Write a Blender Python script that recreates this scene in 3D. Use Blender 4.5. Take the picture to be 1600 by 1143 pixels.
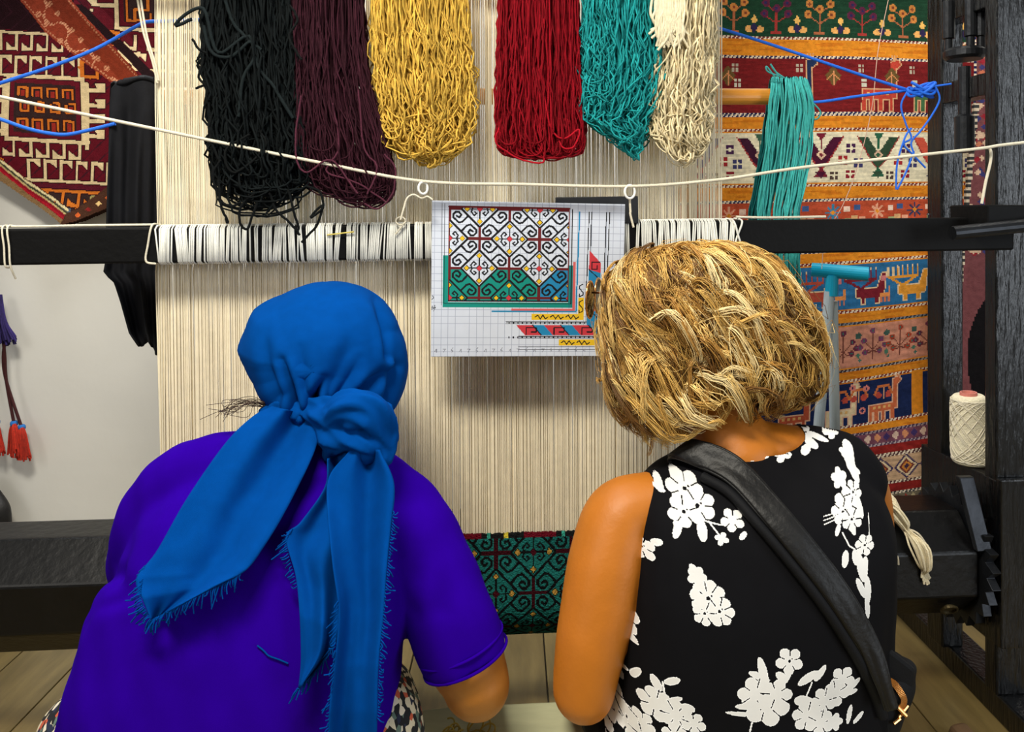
import bpy, bmesh, math, random
import numpy as np
from mathutils import Vector, Matrix
from mathutils.bvhtree import BVHTree

for o in list(bpy.data.objects):
    bpy.data.objects.remove(o)
SC = bpy.context.scene
COL = SC.collection
rng = np.random.default_rng(7)
random.seed(7)

# ------------------------------------------------------------------ camera
HC, HZ, F = 1.01, 330.0, 1600 * 28 / 36.0     # eye height, horizon row, focal length in pixels
cam = bpy.data.cameras.new('camera')
cam.lens = 28; cam.sensor_width = 36; cam.sensor_fit = 'HORIZONTAL'
cam.shift_y = (HZ - 571.5) / 1600.0
cam.clip_start = 0.05
camo = bpy.data.objects.new('camera', cam); COL.objects.link(camo)
camo.location = (0, 0, HC); camo.rotation_euler = (math.radians(90), 0, 0)
SC.camera = camo

# ------------------------------------------------------------------ world, lights, exposure
wd = bpy.data.worlds.new('world'); SC.world = wd; wd.use_nodes = True
bg = wd.node_tree.nodes['Background']
bg.inputs[0].default_value = (1.0, 0.97, 0.92, 1); bg.inputs[1].default_value = 0.20

def area(name, loc, target, size, power, col):
    l = bpy.data.lights.new(name, 'AREA'); l.shape = 'RECTANGLE'
    l.size, l.size_y = size; l.energy = power; l.color = col
    o = bpy.data.objects.new(name, l); COL.objects.link(o)
    o.location = loc
    o.rotation_euler = (Vector(target) - Vector(loc)).to_track_quat('-Z', 'Y').to_euler()
    return o
area('ceiling_lamp_main', (-0.45, 0.10, 2.55), (0.0, 1.5, 0.6), (0.8, 0.35), 66, (1.0, 0.94, 0.81))
area('fill_light_left', (-1.9, -0.7, 1.75), (-0.5, 1.7, 0.5), (0.9, 1.1), 13, (1.0, 0.96, 0.88))  # added fill for the left warp and wall, no window known there
area('window_light', (2.6, -0.95, 1.15), (0.9, 1.6, 0.8), (1.2, 1.9), 40, (0.86, 0.93, 1.0))
area('ceiling_lamp_back', (-0.9, 1.85, 2.7), (-0.7, 2.1, 0.2), (1.6, 0.4), 50, (0.95, 0.97, 1.0))
area('fill_light_back_right', (1.25, 1.75, 2.7), (1.15, 2.0, 0.2), (0.9, 0.3), 17, (1.0, 0.95, 0.85))  # added fill to brighten the right floor and rug, not a known lamp
SC.view_settings.view_transform = 'Standard'
SC.view_settings.look = 'None'
SC.view_settings.exposure = 0.0
SC.view_settings.gamma = 1.0
SC.view_settings.use_curve_mapping = False

# ------------------------------------------------------------------ helpers
def lin(c):
    c = np.asarray(c, float) / 255.0
    return np.where(c <= 0.04045, c / 12.92, ((c + 0.055) / 1.055) ** 2.4)

def W(px, py, d):
    """point seen at photo position (px, py) standing d metres away"""
    return Vector(((px - 800) / F * d, d, HC - (py - HZ) / F * d))

CY, SY = 0.9968, 0.0797            # the loom is turned a little, right end farther
def LU(u, v, z):
    return Vector((CY * u - SY * v, 1.5 + SY * u + CY * v, z))
def PU(px, py, v):
    k = (px - 800) / F
    u = (k * (1.5 + CY * v) + SY * v) / (CY - SY * k)
    d = 1.5 + SY * u + CY * v
    return u, HC - (py - HZ) / F * d
def PL(px, py, v):
    u, z = PU(px, py, v)
    return LU(u, v, z)

MATS = {}
def mat(name, col, rough=0.7, var=0.12, scale=40, bump=0.0, bscale=None, spec=0.4, sheen=0.0,
        attr=False, metal=0.0, stretch=(1, 1, 1), coat=0.0, rand=0.0):
    if name in MATS:
        return MATS[name]
    m = bpy.data.materials.new(name); m.use_nodes = True
    nt = m.node_tree; n = nt.nodes; L = nt.links
    b = n['Principled BSDF']
    b.inputs['Roughness'].default_value = rough
    b.inputs['Specular IOR Level'].default_value = spec
    b.inputs['Metallic'].default_value = metal
    if sheen: b.inputs['Sheen Weight'].default_value = sheen
    if coat:
        b.inputs['Coat Weight'].default_value = coat; b.inputs['Coat Roughness'].default_value = 0.25
    tc = n.new('ShaderNodeTexCoord'); mp = n.new('ShaderNodeMapping'); mp.inputs['Scale'].default_value = stretch
    L.new(tc.outputs['Object'], mp.inputs[0])
    nz = n.new('ShaderNodeTexNoise'); nz.inputs['Scale'].default_value = scale; nz.inputs['Detail'].default_value = 5
    L.new(mp.outputs[0], nz.inputs['Vector'])
    rp = n.new('ShaderNodeMapRange'); rp.inputs[1].default_value = 0.25; rp.inputs[2].default_value = 0.75
    rp.inputs[3].default_value = 1 - var; rp.inputs[4].default_value = 1 + var
    L.new(nz.outputs['Fac'], rp.inputs[0])
    mx = n.new('ShaderNodeVectorMath'); mx.operation = 'SCALE'
    if attr:
        at = n.new('ShaderNodeAttribute'); at.attribute_name = 'Col'
        L.new(at.outputs['Color'], mx.inputs[0])
    else:
        rgb = n.new('ShaderNodeRGB'); rgb.outputs[0].default_value = (*lin(col), 1)
        L.new(rgb.outputs[0], mx.inputs[0])
    src = rp.outputs[0]
    if rand:
        oi = n.new('ShaderNodeObjectInfo'); r2 = n.new('ShaderNodeMapRange')
        r2.inputs[3].default_value = 1 - rand; r2.inputs[4].default_value = 1 + rand
        L.new(oi.outputs['Random'], r2.inputs[0])
        mm = n.new('ShaderNodeMath'); mm.operation = 'MULTIPLY'
        L.new(src, mm.inputs[0]); L.new(r2.outputs[0], mm.inputs[1]); src = mm.outputs[0]
    L.new(src, mx.inputs['Scale'])
    L.new(mx.outputs[0], b.inputs['Base Color'])
    if bump:
        n2 = n.new('ShaderNodeTexNoise'); n2.inputs['Scale'].default_value = bscale or scale * 3; n2.inputs['Detail'].default_value = 4
        L.new(mp.outputs[0], n2.inputs['Vector'])
        bp = n.new('ShaderNodeBump'); bp.inputs['Strength'].default_value = bump; bp.inputs['Distance'].default_value = 0.004
        L.new(n2.outputs['Fac'], bp.inputs['Height']); L.new(bp.outputs[0], b.inputs['Normal'])
    MATS[name] = m
    return m

def tag(o, label=None, cat=None, group=None, kind=None):
    if label: o['label'] = label
    if cat: o['category'] = cat
    if group: o['group'] = group
    if kind: o['kind'] = kind
    return o

def link(o, parent=None):
    COL.objects.link(o)
    if parent is not None:
        o.parent = parent
        if parent.parent is None: o.matrix_parent_inverse = Matrix.Translation(-parent.location)
    return o

def thing(name, label, cat, loc=(0, 0, 0), group=None):
    o = bpy.data.objects.new(name, None); o.empty_display_size = 0.05
    COL.objects.link(o); o.location = loc
    return tag(o, label, cat, group)

def fastmesh(name, V, Q=None, T=None, smooth=True, ccol=None, vcol=None):
    me = bpy.data.meshes.new(name)
    V = np.asarray(V, np.float32).reshape(-1, 3)
    Q = np.zeros((0, 4), int) if Q is None or len(Q) == 0 else np.asarray(Q, int)
    T = np.zeros((0, 3), int) if T is None or len(T) == 0 else np.asarray(T, int)
    me.vertices.add(len(V)); me.vertices.foreach_set('co', V.ravel())
    nl = len(Q) * 4 + len(T) * 3
    me.loops.add(nl); me.polygons.add(len(Q) + len(T))
    me.loops.foreach_set('vertex_index', np.concatenate([Q.ravel(), T.ravel()]).astype(np.int32))
    st = np.concatenate([np.arange(len(Q)) * 4, len(Q) * 4 + np.arange(len(T)) * 3]).astype(np.int32)
    me.polygons.foreach_set('loop_start', st)
    me.polygons.foreach_set('use_smooth', np.full(len(Q) + len(T), smooth, bool))
    me.update(calc_edges=True)
    if ccol is not None:      # one colour per quad
        a = me.color_attributes.new('Col', 'FLOAT_COLOR', 'CORNER')
        c = np.ones((nl, 4), np.float32); c[:, :3] = np.repeat(ccol, 4, axis=0)
        a.data.foreach_set('color', c.ravel())
    if vcol is not None:
        a = me.color_attributes.new('Col', 'FLOAT_COLOR', 'POINT')
        c = np.ones((len(V), 4), np.float32); c[:, :3] = vcol
        a.data.foreach_set('color', c.ravel())
    return me

def obj(name, me, m, parent=None):
    o = bpy.data.objects.new(name, me); me.materials.append(m)
    return link(o, parent)

class MB:
    """collects simple shapes, builds one mesh object"""
    def __init__(s): s.V = []; s.F = []
    def add(s, vs, fs):
        k = len(s.V); s.V += [tuple(v) for v in vs]; s.F += [tuple(i + k for i in f) for f in fs]; return s
    def hexa(s, p):         # 8 corners: bottom 4 ccw, top 4 ccw
        return s.add(p, [(3, 2, 1, 0), (4, 5, 6, 7), (0, 1, 5, 4), (1, 2, 6, 5), (2, 3, 7, 6), (3, 0, 4, 7)])
    def lbox(s, u0, u1, v0, v1, z0, z1):
        return s.hexa([LU(u0, v0, z0), LU(u1, v0, z0), LU(u1, v1, z0), LU(u0, v1, z0),
                       LU(u0, v0, z1), LU(u1, v0, z1), LU(u1, v1, z1), LU(u0, v1, z1)])
    def box(s, x0, x1, y0, y1, z0, z1):
        return s.hexa([(x0, y0, z0), (x1, y0, z0), (x1, y1, z0), (x0, y1, z0), (x0, y0, z1), (x1, y0, z1), (x1, y1, z1), (x0, y1, z1)])
    def tube(s, pts, r, n=10, cap=True):
        V, Q = tubes([np.array([tuple(p) for p in pts])], r, n)
        k = len(s.V); s.V += [tuple(v) for v in V]; s.F += [tuple(int(i) + k for i in q) for q in Q]
        if cap:
            m = len(pts); s.F.append(tuple(k + i for i in range(n))[::-1]); s.F.append(tuple(k + (m - 1) * n + i for i in range(n)))
        return s
    def lathe(s, base, axis, prof, n=24, ref=(1, 0, 0)):
        a = Vector(axis).normalized(); x = Vector(ref); x = (x - a * x.dot(a)).normalized(); y = a.cross(x)
        k = len(s.V)
        for (r, h) in prof:
            for i in range(n):
                t = 2 * math.pi * i / n
                s.V.append(tuple(Vector(base) + a * h + (x * math.cos(t) + y * math.sin(t)) * r))
        for j in range(len(prof) - 1):
            for i in range(n):
                s.F.append((k + j * n + i, k + j * n + (i + 1) % n, k + (j + 1) * n + (i + 1) % n, k + (j + 1) * n + i))
        s.F.append(tuple(k + i for i in range(n))[::-1]); s.F.append(tuple(k + (len(prof) - 1) * n + i for i in range(n)))
        return s
    def build(s, name, m, parent=None, bevel=0.0, smooth=False, subs=0):
        me = bpy.data.meshes.new(name); me.from_pydata(s.V, [], s.F); me.update()
        bm = bmesh.new(); bm.from_mesh(me); bmesh.ops.recalc_face_normals(bm, faces=bm.faces); bm.to_mesh(me); bm.free()
        if smooth: me.polygons.foreach_set('use_smooth', np.ones(len(me.polygons), bool))
        o = obj(name, me, m, parent)
        if bevel:
            b = o.modifiers.new('bevel', 'BEVEL'); b.width = bevel; b.segments = 2; b.limit_method = 'ANGLE'
        return o

def cat_rom(P, n):
    P = np.array([tuple(p) for p in P], float); m = len(P)
    if m == 2:
        t = np.linspace(0, 1, n)[:, None]; return P[0] * (1 - t) + P[1] * t
    E = np.vstack([2 * P[0] - P[1], P, 2 * P[-1] - P[-2]])
    t = np.linspace(0, m - 1, n); i = np.minimum(t.astype(int), m - 2); f = (t - i)[:, None]
    a, b, c, d = E[i], E[i + 1], E[i + 2], E[i + 3]
    return 0.5 * (2 * b + (c - a) * f + (2 * a - 5 * b + 4 * c - d) * f ** 2 + (3 * b - a - 3 * c + d) * f ** 3)

def tubes(paths, r, n=5, flat=None):
    """paths: list of (M,3) arrays (may differ in length); r: float, list per path, or list of arrays"""
    Vs, Qs = [], []; k = 0
    ang = np.arange(n) * 2 * np.pi / n
    ca, sa = np.cos(ang), np.sin(ang)
    for i, P in enumerate(paths):
        P = np.asarray(P, float); M = len(P)
        T = np.gradient(P, axis=0); T /= np.linalg.norm(T, axis=1, keepdims=True) + 1e-12
        mt = np.abs(T).mean(0); ref = np.zeros(3); ref[np.argmin(mt)] = 1
        A = np.cross(T, ref); A /= np.linalg.norm(A, axis=1, keepdims=True) + 1e-12
        B = np.cross(T, A)
        ri = r if np.isscalar(r) else r[i]
        ri = np.broadcast_to(np.asarray(ri, float), (M,))[:, None, None]
        V = P[:, None, :] + ri * (A[:, None, :] * ca[None, :, None] + B[:, None, :] * sa[None, :, None])
        Vs.append(V.reshape(-1, 3))
        j = np.arange(M - 1)[:, None] * n; a = np.arange(n)[None, :]; b = (a + 1) % n
        Qs.append((np.stack([j + a, j + b, j + n + b, j + n + a], -1) + k).reshape(-1, 4))
        k += M * n
    return np.concatenate(Vs), np.concatenate(Qs)

def yarn(name, paths, r, m, parent=None, n=5, cols=None):
    V, Q = tubes(paths, r, n)
    vc = None
    if cols is not None:
        vc = np.concatenate([np.repeat(np.asarray(c, float)[None, :], len(p) * n, 0) for c, p in zip(cols, paths)])
    return obj(name, fastmesh(name, V, Q, vcol=vc), m, parent)

def wob(t, seeds, amp, freqs):
    s = np.zeros_like(t)
    for f, ph in zip(freqs, seeds): s = s + np.sin(t * f + ph) / math.sqrt(len(freqs))
    return s * amp

def field(P, scale, seed, n=6):
    r = np.random.default_rng(seed); s = np.zeros(len(P))
    for i in range(n):
        k = r.normal(size=3) * scale; s += np.sin(P @ k + r.uniform(0, 6.28))
    return s / math.sqrt(n)

# ---- soft bodies: swept limbs and lofts fused into one skin
def sweep(pts, radii, n=20, segs=None, flat_end=False, flat_start=False, squash=1.0, ref=None):
    pts = [Vector(p) for p in pts]; segs = segs or max(8, len(pts) * 6)
    P = cat_rom(pts, segs); R = np.interp(np.linspace(0, len(pts) - 1, segs), range(len(pts)), radii)
    T = np.gradient(P, axis=0); T /= np.linalg.norm(T, axis=1, keepdims=True)
    rows = []; rr = []
    def caprows(p, t, r, sign):
        out = []
        for a in (80, 60, 40, 20):
            a = math.radians(a); out.append((p + sign * t * r * math.sin(a), r * math.cos(a)))
        return out
    if not flat_start:
        for p, r in caprows(P[0], T[0], R[0], -1): rows.append((p, T[0], r))
    for p, t, r in zip(P, T, R): rows.append((p, t, r))
    if not flat_end:
        for p, r in caprows(P[-1], T[-1], R[-1], 1)[::-1]: rows.append((p, T[-1], r))
    mt = np.abs(T).mean(0); rf = np.zeros(3); rf[np.argmin(mt)] = 1
    if ref is not None: rf = np.array(ref, float)
    V = []
    for p, t, r in rows:
        A = np.cross(t, rf); A /= np.linalg.norm(A); B = np.cross(t, A)
        for i in range(n):
            a = 2 * math.pi * i / n
            V.append(p + r * (A * math.cos(a) + B * math.sin(a) * squash))
    return closed_rings(np.array(V), len(rows), n)

def closed_rings(V, m, n):
    Fc = []
    for j in range(m - 1):
        for i in range(n):
            Fc.append((j * n + i, j * n + (i + 1) % n, (j + 1) * n + (i + 1) % n, (j + 1) * n + i))
    Fc.append(tuple(range(n))[::-1]); Fc.append(tuple((m - 1) * n + i for i in range(n)))
    return V, Fc

def loft(secs, inset=0.0, n=32, segs=40, power=2.5):
    """secs: (x0, x1, yc, ry, z) horizontal cross-sections from bottom to top"""
    S = cat_rom5(secs, segs); V = []
    for x0, x1, yc, ry, z in S:
        cx, rx = (x0 + x1) / 2, max(0.01, (x1 - x0) / 2 - inset); ry = max(0.01, ry - inset)
        for i in range(n):
            a = 2 * math.pi * i / n; c, s = math.cos(a), math.sin(a); e = 2 / power
            V.append((cx + rx * math.copysign(abs(c) ** e, c), yc + ry * math.copysign(abs(s) ** e, s), z))
    return closed_rings(np.array(V), len(S), n)

def cat_rom5(P, n):
    P = np.array(P, float); m = len(P)
    E = np.vstack([2 * P[0] - P[1], P, 2 * P[-1] - P[-2]])
    t = np.linspace(0, m - 1, n); i = np.minimum(t.astype(int), m - 2); f = (t - i)[:, None]
    a, b, c, d = E[i], E[i + 1], E[i + 2], E[i + 3]
    return 0.5 * (2 * b + (c - a) * f + (2 * a - 5 * b + 4 * c - d) * f ** 2 + (3 * b - a - 3 * c + d) * f ** 3)

def ellipsoid(c, r, rot=None, n=24, m=14):
    V = []
    for j in range(m):
        th = math.pi * (j + 0.5) / m
        for i in range(n):
            a = 2 * math.pi * i / n
            p = Vector((r[0] * math.sin(th) * math.cos(a), r[1] * math.sin(th) * math.sin(a), r[2] * math.cos(th)))
            if rot is not None: p = rot @ p
            V.append(tuple(Vector(c) + p))
    return closed_rings(np.array(V), m, n)

def fuse(parts, voxel, smooth=6, name='skin'):
    V = []; Fc = []; k = 0
    for v, f in parts:
        V += [tuple(map(float, p)) for p in v]; Fc += [tuple(i + k for i in q) for q in f]; k += len(v)
    me = bpy.data.meshes.new(name); me.from_pydata(V, [], Fc); me.update()
    bm = bmesh.new(); bm.from_mesh(me); bmesh.ops.recalc_face_normals(bm, faces=bm.faces); bm.to_mesh(me); bm.free()
    o = bpy.data.objects.new('tmp', me); COL.objects.link(o)
    r = o.modifiers.new('r', 'REMESH'); r.mode = 'VOXEL'; r.voxel_size = voxel; r.use_smooth_shade = True
    s = o.modifiers.new('s', 'SMOOTH'); s.factor = 0.5; s.iterations = smooth
    dg = bpy.context.evaluated_depsgraph_get(); dg.update()
    out = bpy.data.meshes.new_from_object(o.evaluated_get(dg)); out.name = name
    bpy.data.objects.remove(o); bpy.data.meshes.remove(me)
    out.polygons.foreach_set('use_smooth', np.ones(len(out.polygons), bool))
    out.materials.clear()
    return out

def mesh_co(me):
    a = np.zeros(len(me.vertices) * 3, np.float32); me.vertices.foreach_get('co', a); return a.reshape(-1, 3)
def set_co(me, co): me.vertices.foreach_set('co', co.astype(np.float32).ravel()); me.update()
def mesh_no(me):
    a = np.zeros(len(me.vertices) * 3, np.float32); me.vertices.foreach_get('normal', a); return a.reshape(-1, 3)

def bvh_of(*meshes):
    V = []; Fc = []; k = 0
    for me in meshes:
        V += [v.co.copy() for v in me.vertices]; Fc += [tuple(i + k for i in p.vertices) for p in me.polygons]; k = len(V)
    return BVHTree.FromPolygons(V, Fc)

EYE = Vector((0, 0, HC))
def surf_depth(bvh, px, py, default):
    d = (W(px, py, 1.0) - EYE); h = bvh.ray_cast(EYE, d.normalized(), 3.0)
    return h[0].y if h[0] is not None else default

# ---- woven pictures: colour per knot
class Canvas:
    def __init__(s, x0, y0, x1, y1, cell, bg):
        s.x0, s.y0, s.cell = x0, y0, cell
        s.nx, s.ny = int(round((x1 - x0) / cell)), int(round((y1 - y0) / cell))
        X, Y = np.meshgrid(x0 + (np.arange(s.nx) + .5) * cell, y0 + (np.arange(s.ny) + .5) * cell)
        s.X, s.Y = X, Y
        s.C = np.zeros((s.ny, s.nx, 3)); s.C[:] = lin(bg)
        s.mask = np.ones((s.ny, s.nx), bool)
    def put(s, m, c): s.C[m] = lin(c)
    def rect(s, x0, y0, x1, y1, c): s.put((s.X >= x0) & (s.X < x1) & (s.Y >= y0) & (s.Y < y1), c)
    def inpoly(s, P):
        inside = np.zeros(s.X.shape, bool); n = len(P)
        for i in range(n):
            xa, ya = P[i]; xb, yb = P[(i + 1) % n]
            if ya == yb: continue
            cond = ((ya > s.Y) != (yb > s.Y)) & (s.X < (xb - xa) * (s.Y - ya) / (yb - ya) + xa)
            inside ^= cond
        return inside
    def poly(s, P, c): s.put(s.inpoly(P), c)
    def seg(s, P):
        D = np.full(s.X.shape, 1e9)
        for (xa, ya), (xb, yb) in zip(P[:-1], P[1:]):
            dx, dy = xb - xa, yb - ya; l = dx * dx + dy * dy + 1e-9
            t = np.clip(((s.X - xa) * dx + (s.Y - ya) * dy) / l, 0, 1)
            D = np.minimum(D, np.hypot(s.X - xa - t * dx, s.Y - ya - t * dy))
        return D
    def line(s, P, w, c): s.put(s.seg(P) < w / 2, c)
    def ell(s, cx, cy, rx, ry, c): s.put(((s.X - cx) / rx) ** 2 + ((s.Y - cy) / ry) ** 2 < 1, c)
    def dia(s, cx, cy, rx, ry, c): s.put(np.abs(s.X - cx) / rx + np.abs(s.Y - cy) / ry < 1, c)
    def sprite(s, art, x, y, cell, cols, flip=False):
        """art rows top to bottom; x,y = top left"""
        for j, row in enumerate(art):
            if flip: row = row[::-1]
            for i, ch in enumerate(row):
                if ch in cols:
                    s.rect(x + i * cell, y + j * cell, x + (i + 1) * cell, y + (j + 1) * cell, cols[ch])

def panel(name, cv, mapfn, m, parent=None, thick=0.006, smooth=False, point=False):
    nx, ny = cv.nx, cv.ny
    GX, GY = np.meshgrid(cv.x0 + np.arange(nx + 1) * cv.cell, cv.y0 + np.arange(ny + 1) * cv.cell)
    V = mapfn(GX.ravel(), GY.ravel())
    idx = np.arange((nx + 1) * (ny + 1)).reshape(ny + 1, nx + 1)
    Q = np.stack([idx[:-1, :-1], idx[1:, :-1], idx[1:, 1:], idx[:-1, 1:]], -1)[cv.mask]
    C = cv.C[cv.mask]
    E = np.concatenate([Q[:, [0, 1]], Q[:, [1, 2]], Q[:, [2, 3]], Q[:, [3, 0]]]); CE = np.tile(np.arange(len(Q)), 4)
    key = np.sort(E, 1); key = key[:, 0].astype(np.int64) * len(V) + key[:, 1]
    u, inv, cnt = np.unique(key, return_inverse=True, return_counts=True)
    bd = cnt[inv] == 1
    B = E[bd]; V2 = V + np.array([0, thick, 0]); n = len(V)
    SQ = np.stack([B[:, 1], B[:, 0], B[:, 0] + n, B[:, 1] + n], -1)
    V = np.concatenate([V, V2]); Q = np.concatenate([Q, SQ]); C = np.concatenate([C, C[CE[bd]] * 0.6])
    used = np.unique(Q); remap = np.full(len(V), -1); remap[used] = np.arange(len(used))
    return obj(name, fastmesh(name, V[used], remap[Q], smooth=smooth, ccol=C), m, parent)

def hookfield(X, Y, h):
    """interlocking hook lattice; h = distance cross to diamond. returns code array:
       0 ground, 1 line, 2 cross, 3 red centre, 4 yellow"""
    xf = np.abs((X + h) % (2 * h) - h) / h * 47; yf = np.abs((Y + h) % (2 * h) - h) / h * 47
    sw = (xf + yf) > 47          # second half of the unit: turn by 180 degrees
    x = np.where(sw, 47 - xf, xf); y = np.where(sw, 47 - yf, yf)
    code = np.zeros(X.shape, int)
    def near(P, w, xx, yy):
        D = np.full(X.shape, 1e9)
        for (xa, ya), (xb, yb) in zip(P[:-1], P[1:]):
            dx, dy = xb - xa, yb - ya; l = dx * dx + dy * dy + 1e-9
            t = np.clip(((xx - xa) * dx + (yy - ya) * dy) / l, 0, 1)
            D = np.minimum(D, np.hypot(xx - xa - t * dx, yy - ya - t * dy))
        return D < w
    lw = 1.55
    code[near([(18, 0), (47, 29)], lw, xf, yf) | near([(0, 18), (29, 47)], lw, xf, yf)] = 1
    # spirals, axis aligned, in the corner next to each cross
    sp = [(29, 11), (20, 20.5), (14.5, 22), (5.5, 14), (5.5, 9), (9.5, 5), (14, 5), (18, 9.5), (15, 14), (10.8, 11.4)]
    code[near(sp, lw, x, y)] = 1
    # crosses
    code[((x < 2.2) & (y < 18)) | ((y < 2.2) & (x < 18))] = 2
    # inside the diamonds
    for (a, b) in ((47 - xf, yf), (xf, 47 - yf)):
        ins = a + b < 27
        code[ins & near([(11.5, 0.5), (13.5, 5), (8.5, 10.5), (5, 7), (8, 4.8)], 1.15, a, b)] = 1
        code[ins & ((a < .9) & (b < 18) | (b < .9) & (a < 18))] = 1
        for (p, q) in ((20, 0), (0, 20)):
            g = np.abs(a - p) + np.abs(b - q)
            code[ins & (g < 5.2)] = 1; code[ins & (g < 3.8)] = 4
        code[a + b < 5.6] = 1; code[a + b < 4.6] = 3
    return code

# ================================================================== the room
YW = 2.27
m_wall = mat('white_plaster', (216, 215, 210), 0.75, 0.05, 2.5, 0.12, 30)
m_floor = mat('floor_tile_wood', (128, 110, 68), 0.3, 0.35, 5, 0.08, 30, stretch=(6, 1, 1), rand=0.16)
m_grout = mat('grout', (120, 112, 98), 0.9)
MB().box(-3.2, 3.2, YW, YW + 0.08, -0.05, 2.9).build('wall_back', m_wall)['kind'] = 'structure'
fl = MB().box(-3.2, 3.2, -1.6, YW, -0.06, -0.012).build('floor', m_grout); fl['kind'] = 'structure'
pk = MB().box(-0.0735, 0.0735, -0.448, 0.448, -0.011, 0.0)
k0 = None
for i in range(21):
    for j in range(3):
        if k0 is None:
            k0 = pk.build('floor_plank', m_floor, fl, bevel=0.0015); o = k0
        else:
            o = k0.copy(); COL.objects.link(o)
        o.location = (-1.5 + i * 0.15, 1.81 - 0.9 * j + (0.45 if i % 2 else 0.0) * (1 if j else 1) - (0.45 if i % 2 else 0), 0)
        if i % 2:
            o.location.y -= 0.30 if j else 0.0
for o in list(fl.children):          # keep the ends off the wall
    o.location.y = min(o.location.y, YW - 0.452)

# ================================================================== loom
m_blk = mat('black_gloss_wood', (5, 6, 8), 0.26, 0.5, 30, 0.9, 110, spec=0.5, stretch=(1, 1, 0.14))
m_blk2 = mat('black_bar_wood', (6, 6, 7), 0.6, 0.3, 20, 0.2, 90, spec=0.15)
m_iron = mat('dark_iron', (40, 42, 46), 0.4, 0.3, 30, 0.2, 80, metal=0.7)
m_beam = mat('black_beam_wood', (4, 4, 5), 0.38, 0.5, 40, 0.3, 60, spec=0.32)
loom = thing('loom', 'large upright carpet loom of glossy black painted wood behind both women', 'loom', tuple(LU(0, 0.1, 0)))
UR = 0.962
def post(u0, u1, v0, v1, z0, z1): return MB().lbox(u0, u1, v0, v1, z0, z1).build('post', m_blk, loom, bevel=0.004)
for sgn in (1, -1):
    U0, U1 = (UR, UR + 0.062) if sgn > 0 else (-1.262, -1.2)
    post(U0, U1, 0.0, 0.036, 0.05, 2.15)
    post(U0, U1 - 0.012, 0.175, 0.23, 0.05, 2.15)
    x0 = LU(U0, 0, 0).x
    MB().box(x0 + 0.004, x0 + 0.075, 1.18, 2.24, 0.0, 0.052).build('foot_beam', m_blk, loom, bevel=0.004)
    zt = PU(1545, 750, 0)[1]; zb = PU(1540, 1008, 0)[1]
    # bearing board between the posts and its thick front cheek
    MB().lbox(U0 - 0.002, U1 - 0.02, -0.004, 0.25, zb, zt).build('bearing_board', m_blk, loom, bevel=0.003)
    MB().lbox(U0 - 0.002, U1 + 0.004, -0.016, 0.0, zb, zt + 0.005).build('cheek_plate', m_blk, loom, bevel=0.003)
    for py, h in ((138, 0.045), (5, 0.05)):
        z = PU(1500, py, 0.1)[1]
        MB().lbox(U0 + 0.002, U1 - 0.015, 0.03, 0.18, z - h / 2, z + h / 2).build('cross_arm', m_blk, loom, bevel=0.003)
    # arm carrying the heddle bar
    MB().lbox(U0 - 0.10 if sgn > 0 else U0 + 0.01, U1 - 0.03 if sgn > 0 else U1 + 0.1, -0.115, -0.004, 0.972, 1.022).build('heddle_arm', m_blk2, loom, bevel=0.003)
# cloth beam, octagonal, with ratchet wheel
def ngon_prism(c_v, c_z, ap, u0, u1, n=8):
    mb = MB(); r = ap / math.cos(math.pi / n); V = []
    for u in (u0, u1):
        for i in range(n):
            a = 2 * math.pi * (i + 0.5) / n
            V.append(LU(u, c_v + r * math.cos(a), c_z + r * math.sin(a)))
    Fc = [(i, (i + 1) % n, n + (i + 1) % n, n + i) for i in range(n)] + [tuple(range(n))[::-1], tuple(range(n, 2 * n))]
    return mb.add(V, Fc)
BV, BZ, BA = 0.112, 0.290, 0.106
cb = ngon_prism(BV, BZ, BA, -1.2, 0.93).build('cloth_beam', m_beam, loom, bevel=0.004)
ngon_prism(0.10, 1.95, 0.09, -1.2, 0.962).build('warp_beam', m_blk, loom, bevel=0.004)
# peg hole ring on the beam
hu, hz = PU(1478, 950, 0.03)
MB().lathe(LU(hu, 0.02, hz + 0.004), (0, -1, -0.9), [(0.017, 0), (0.017, 0.004), (0.013, 0.004), (0.012, -0.004)], 20).build('peg_hole', mat('brass_dull', (70, 60, 36), 0.5, metal=0.6), cb, smooth=False)
NT = 26; V = []; ro, ri = 0.142, 0.122
for u in (0.934, 0.952):
    for i in range(NT * 2):
        a = 2 * math.pi * i / (NT * 2); r = ro if i % 2 else ri
        V.append(LU(u, BV + r * math.cos(a + (0.04 if i % 2 else 0)), BZ + r * math.sin(a)))
n2 = NT * 2
MB().add(V, [(i, (i + 1) % n2, n2 + (i + 1) % n2, n2 + i) for i in range(n2)] + [tuple(range(n2))[::-1], tuple(range(n2, 2 * n2))]).build('ratchet_wheel', m_iron, cb, bevel=0.001)
# pawl resting on the wheel
pa, pb = LU(0.93, -0.005, 0.50), LU(0.93, 0.0, 0.335)
MB().hexa([LU(0.918, -0.006, 0.34), LU(0.950, -0.006, 0.34), LU(0.950, 0.006, 0.34), LU(0.918, 0.006, 0.34),
           LU(0.905, 0.03, 0.475), LU(0.937, 0.03, 0.475), LU(0.937, 0.044, 0.475), LU(0.905, 0.044, 0.475)]).build('pawl', m_iron, loom, bevel=0.002)
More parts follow.
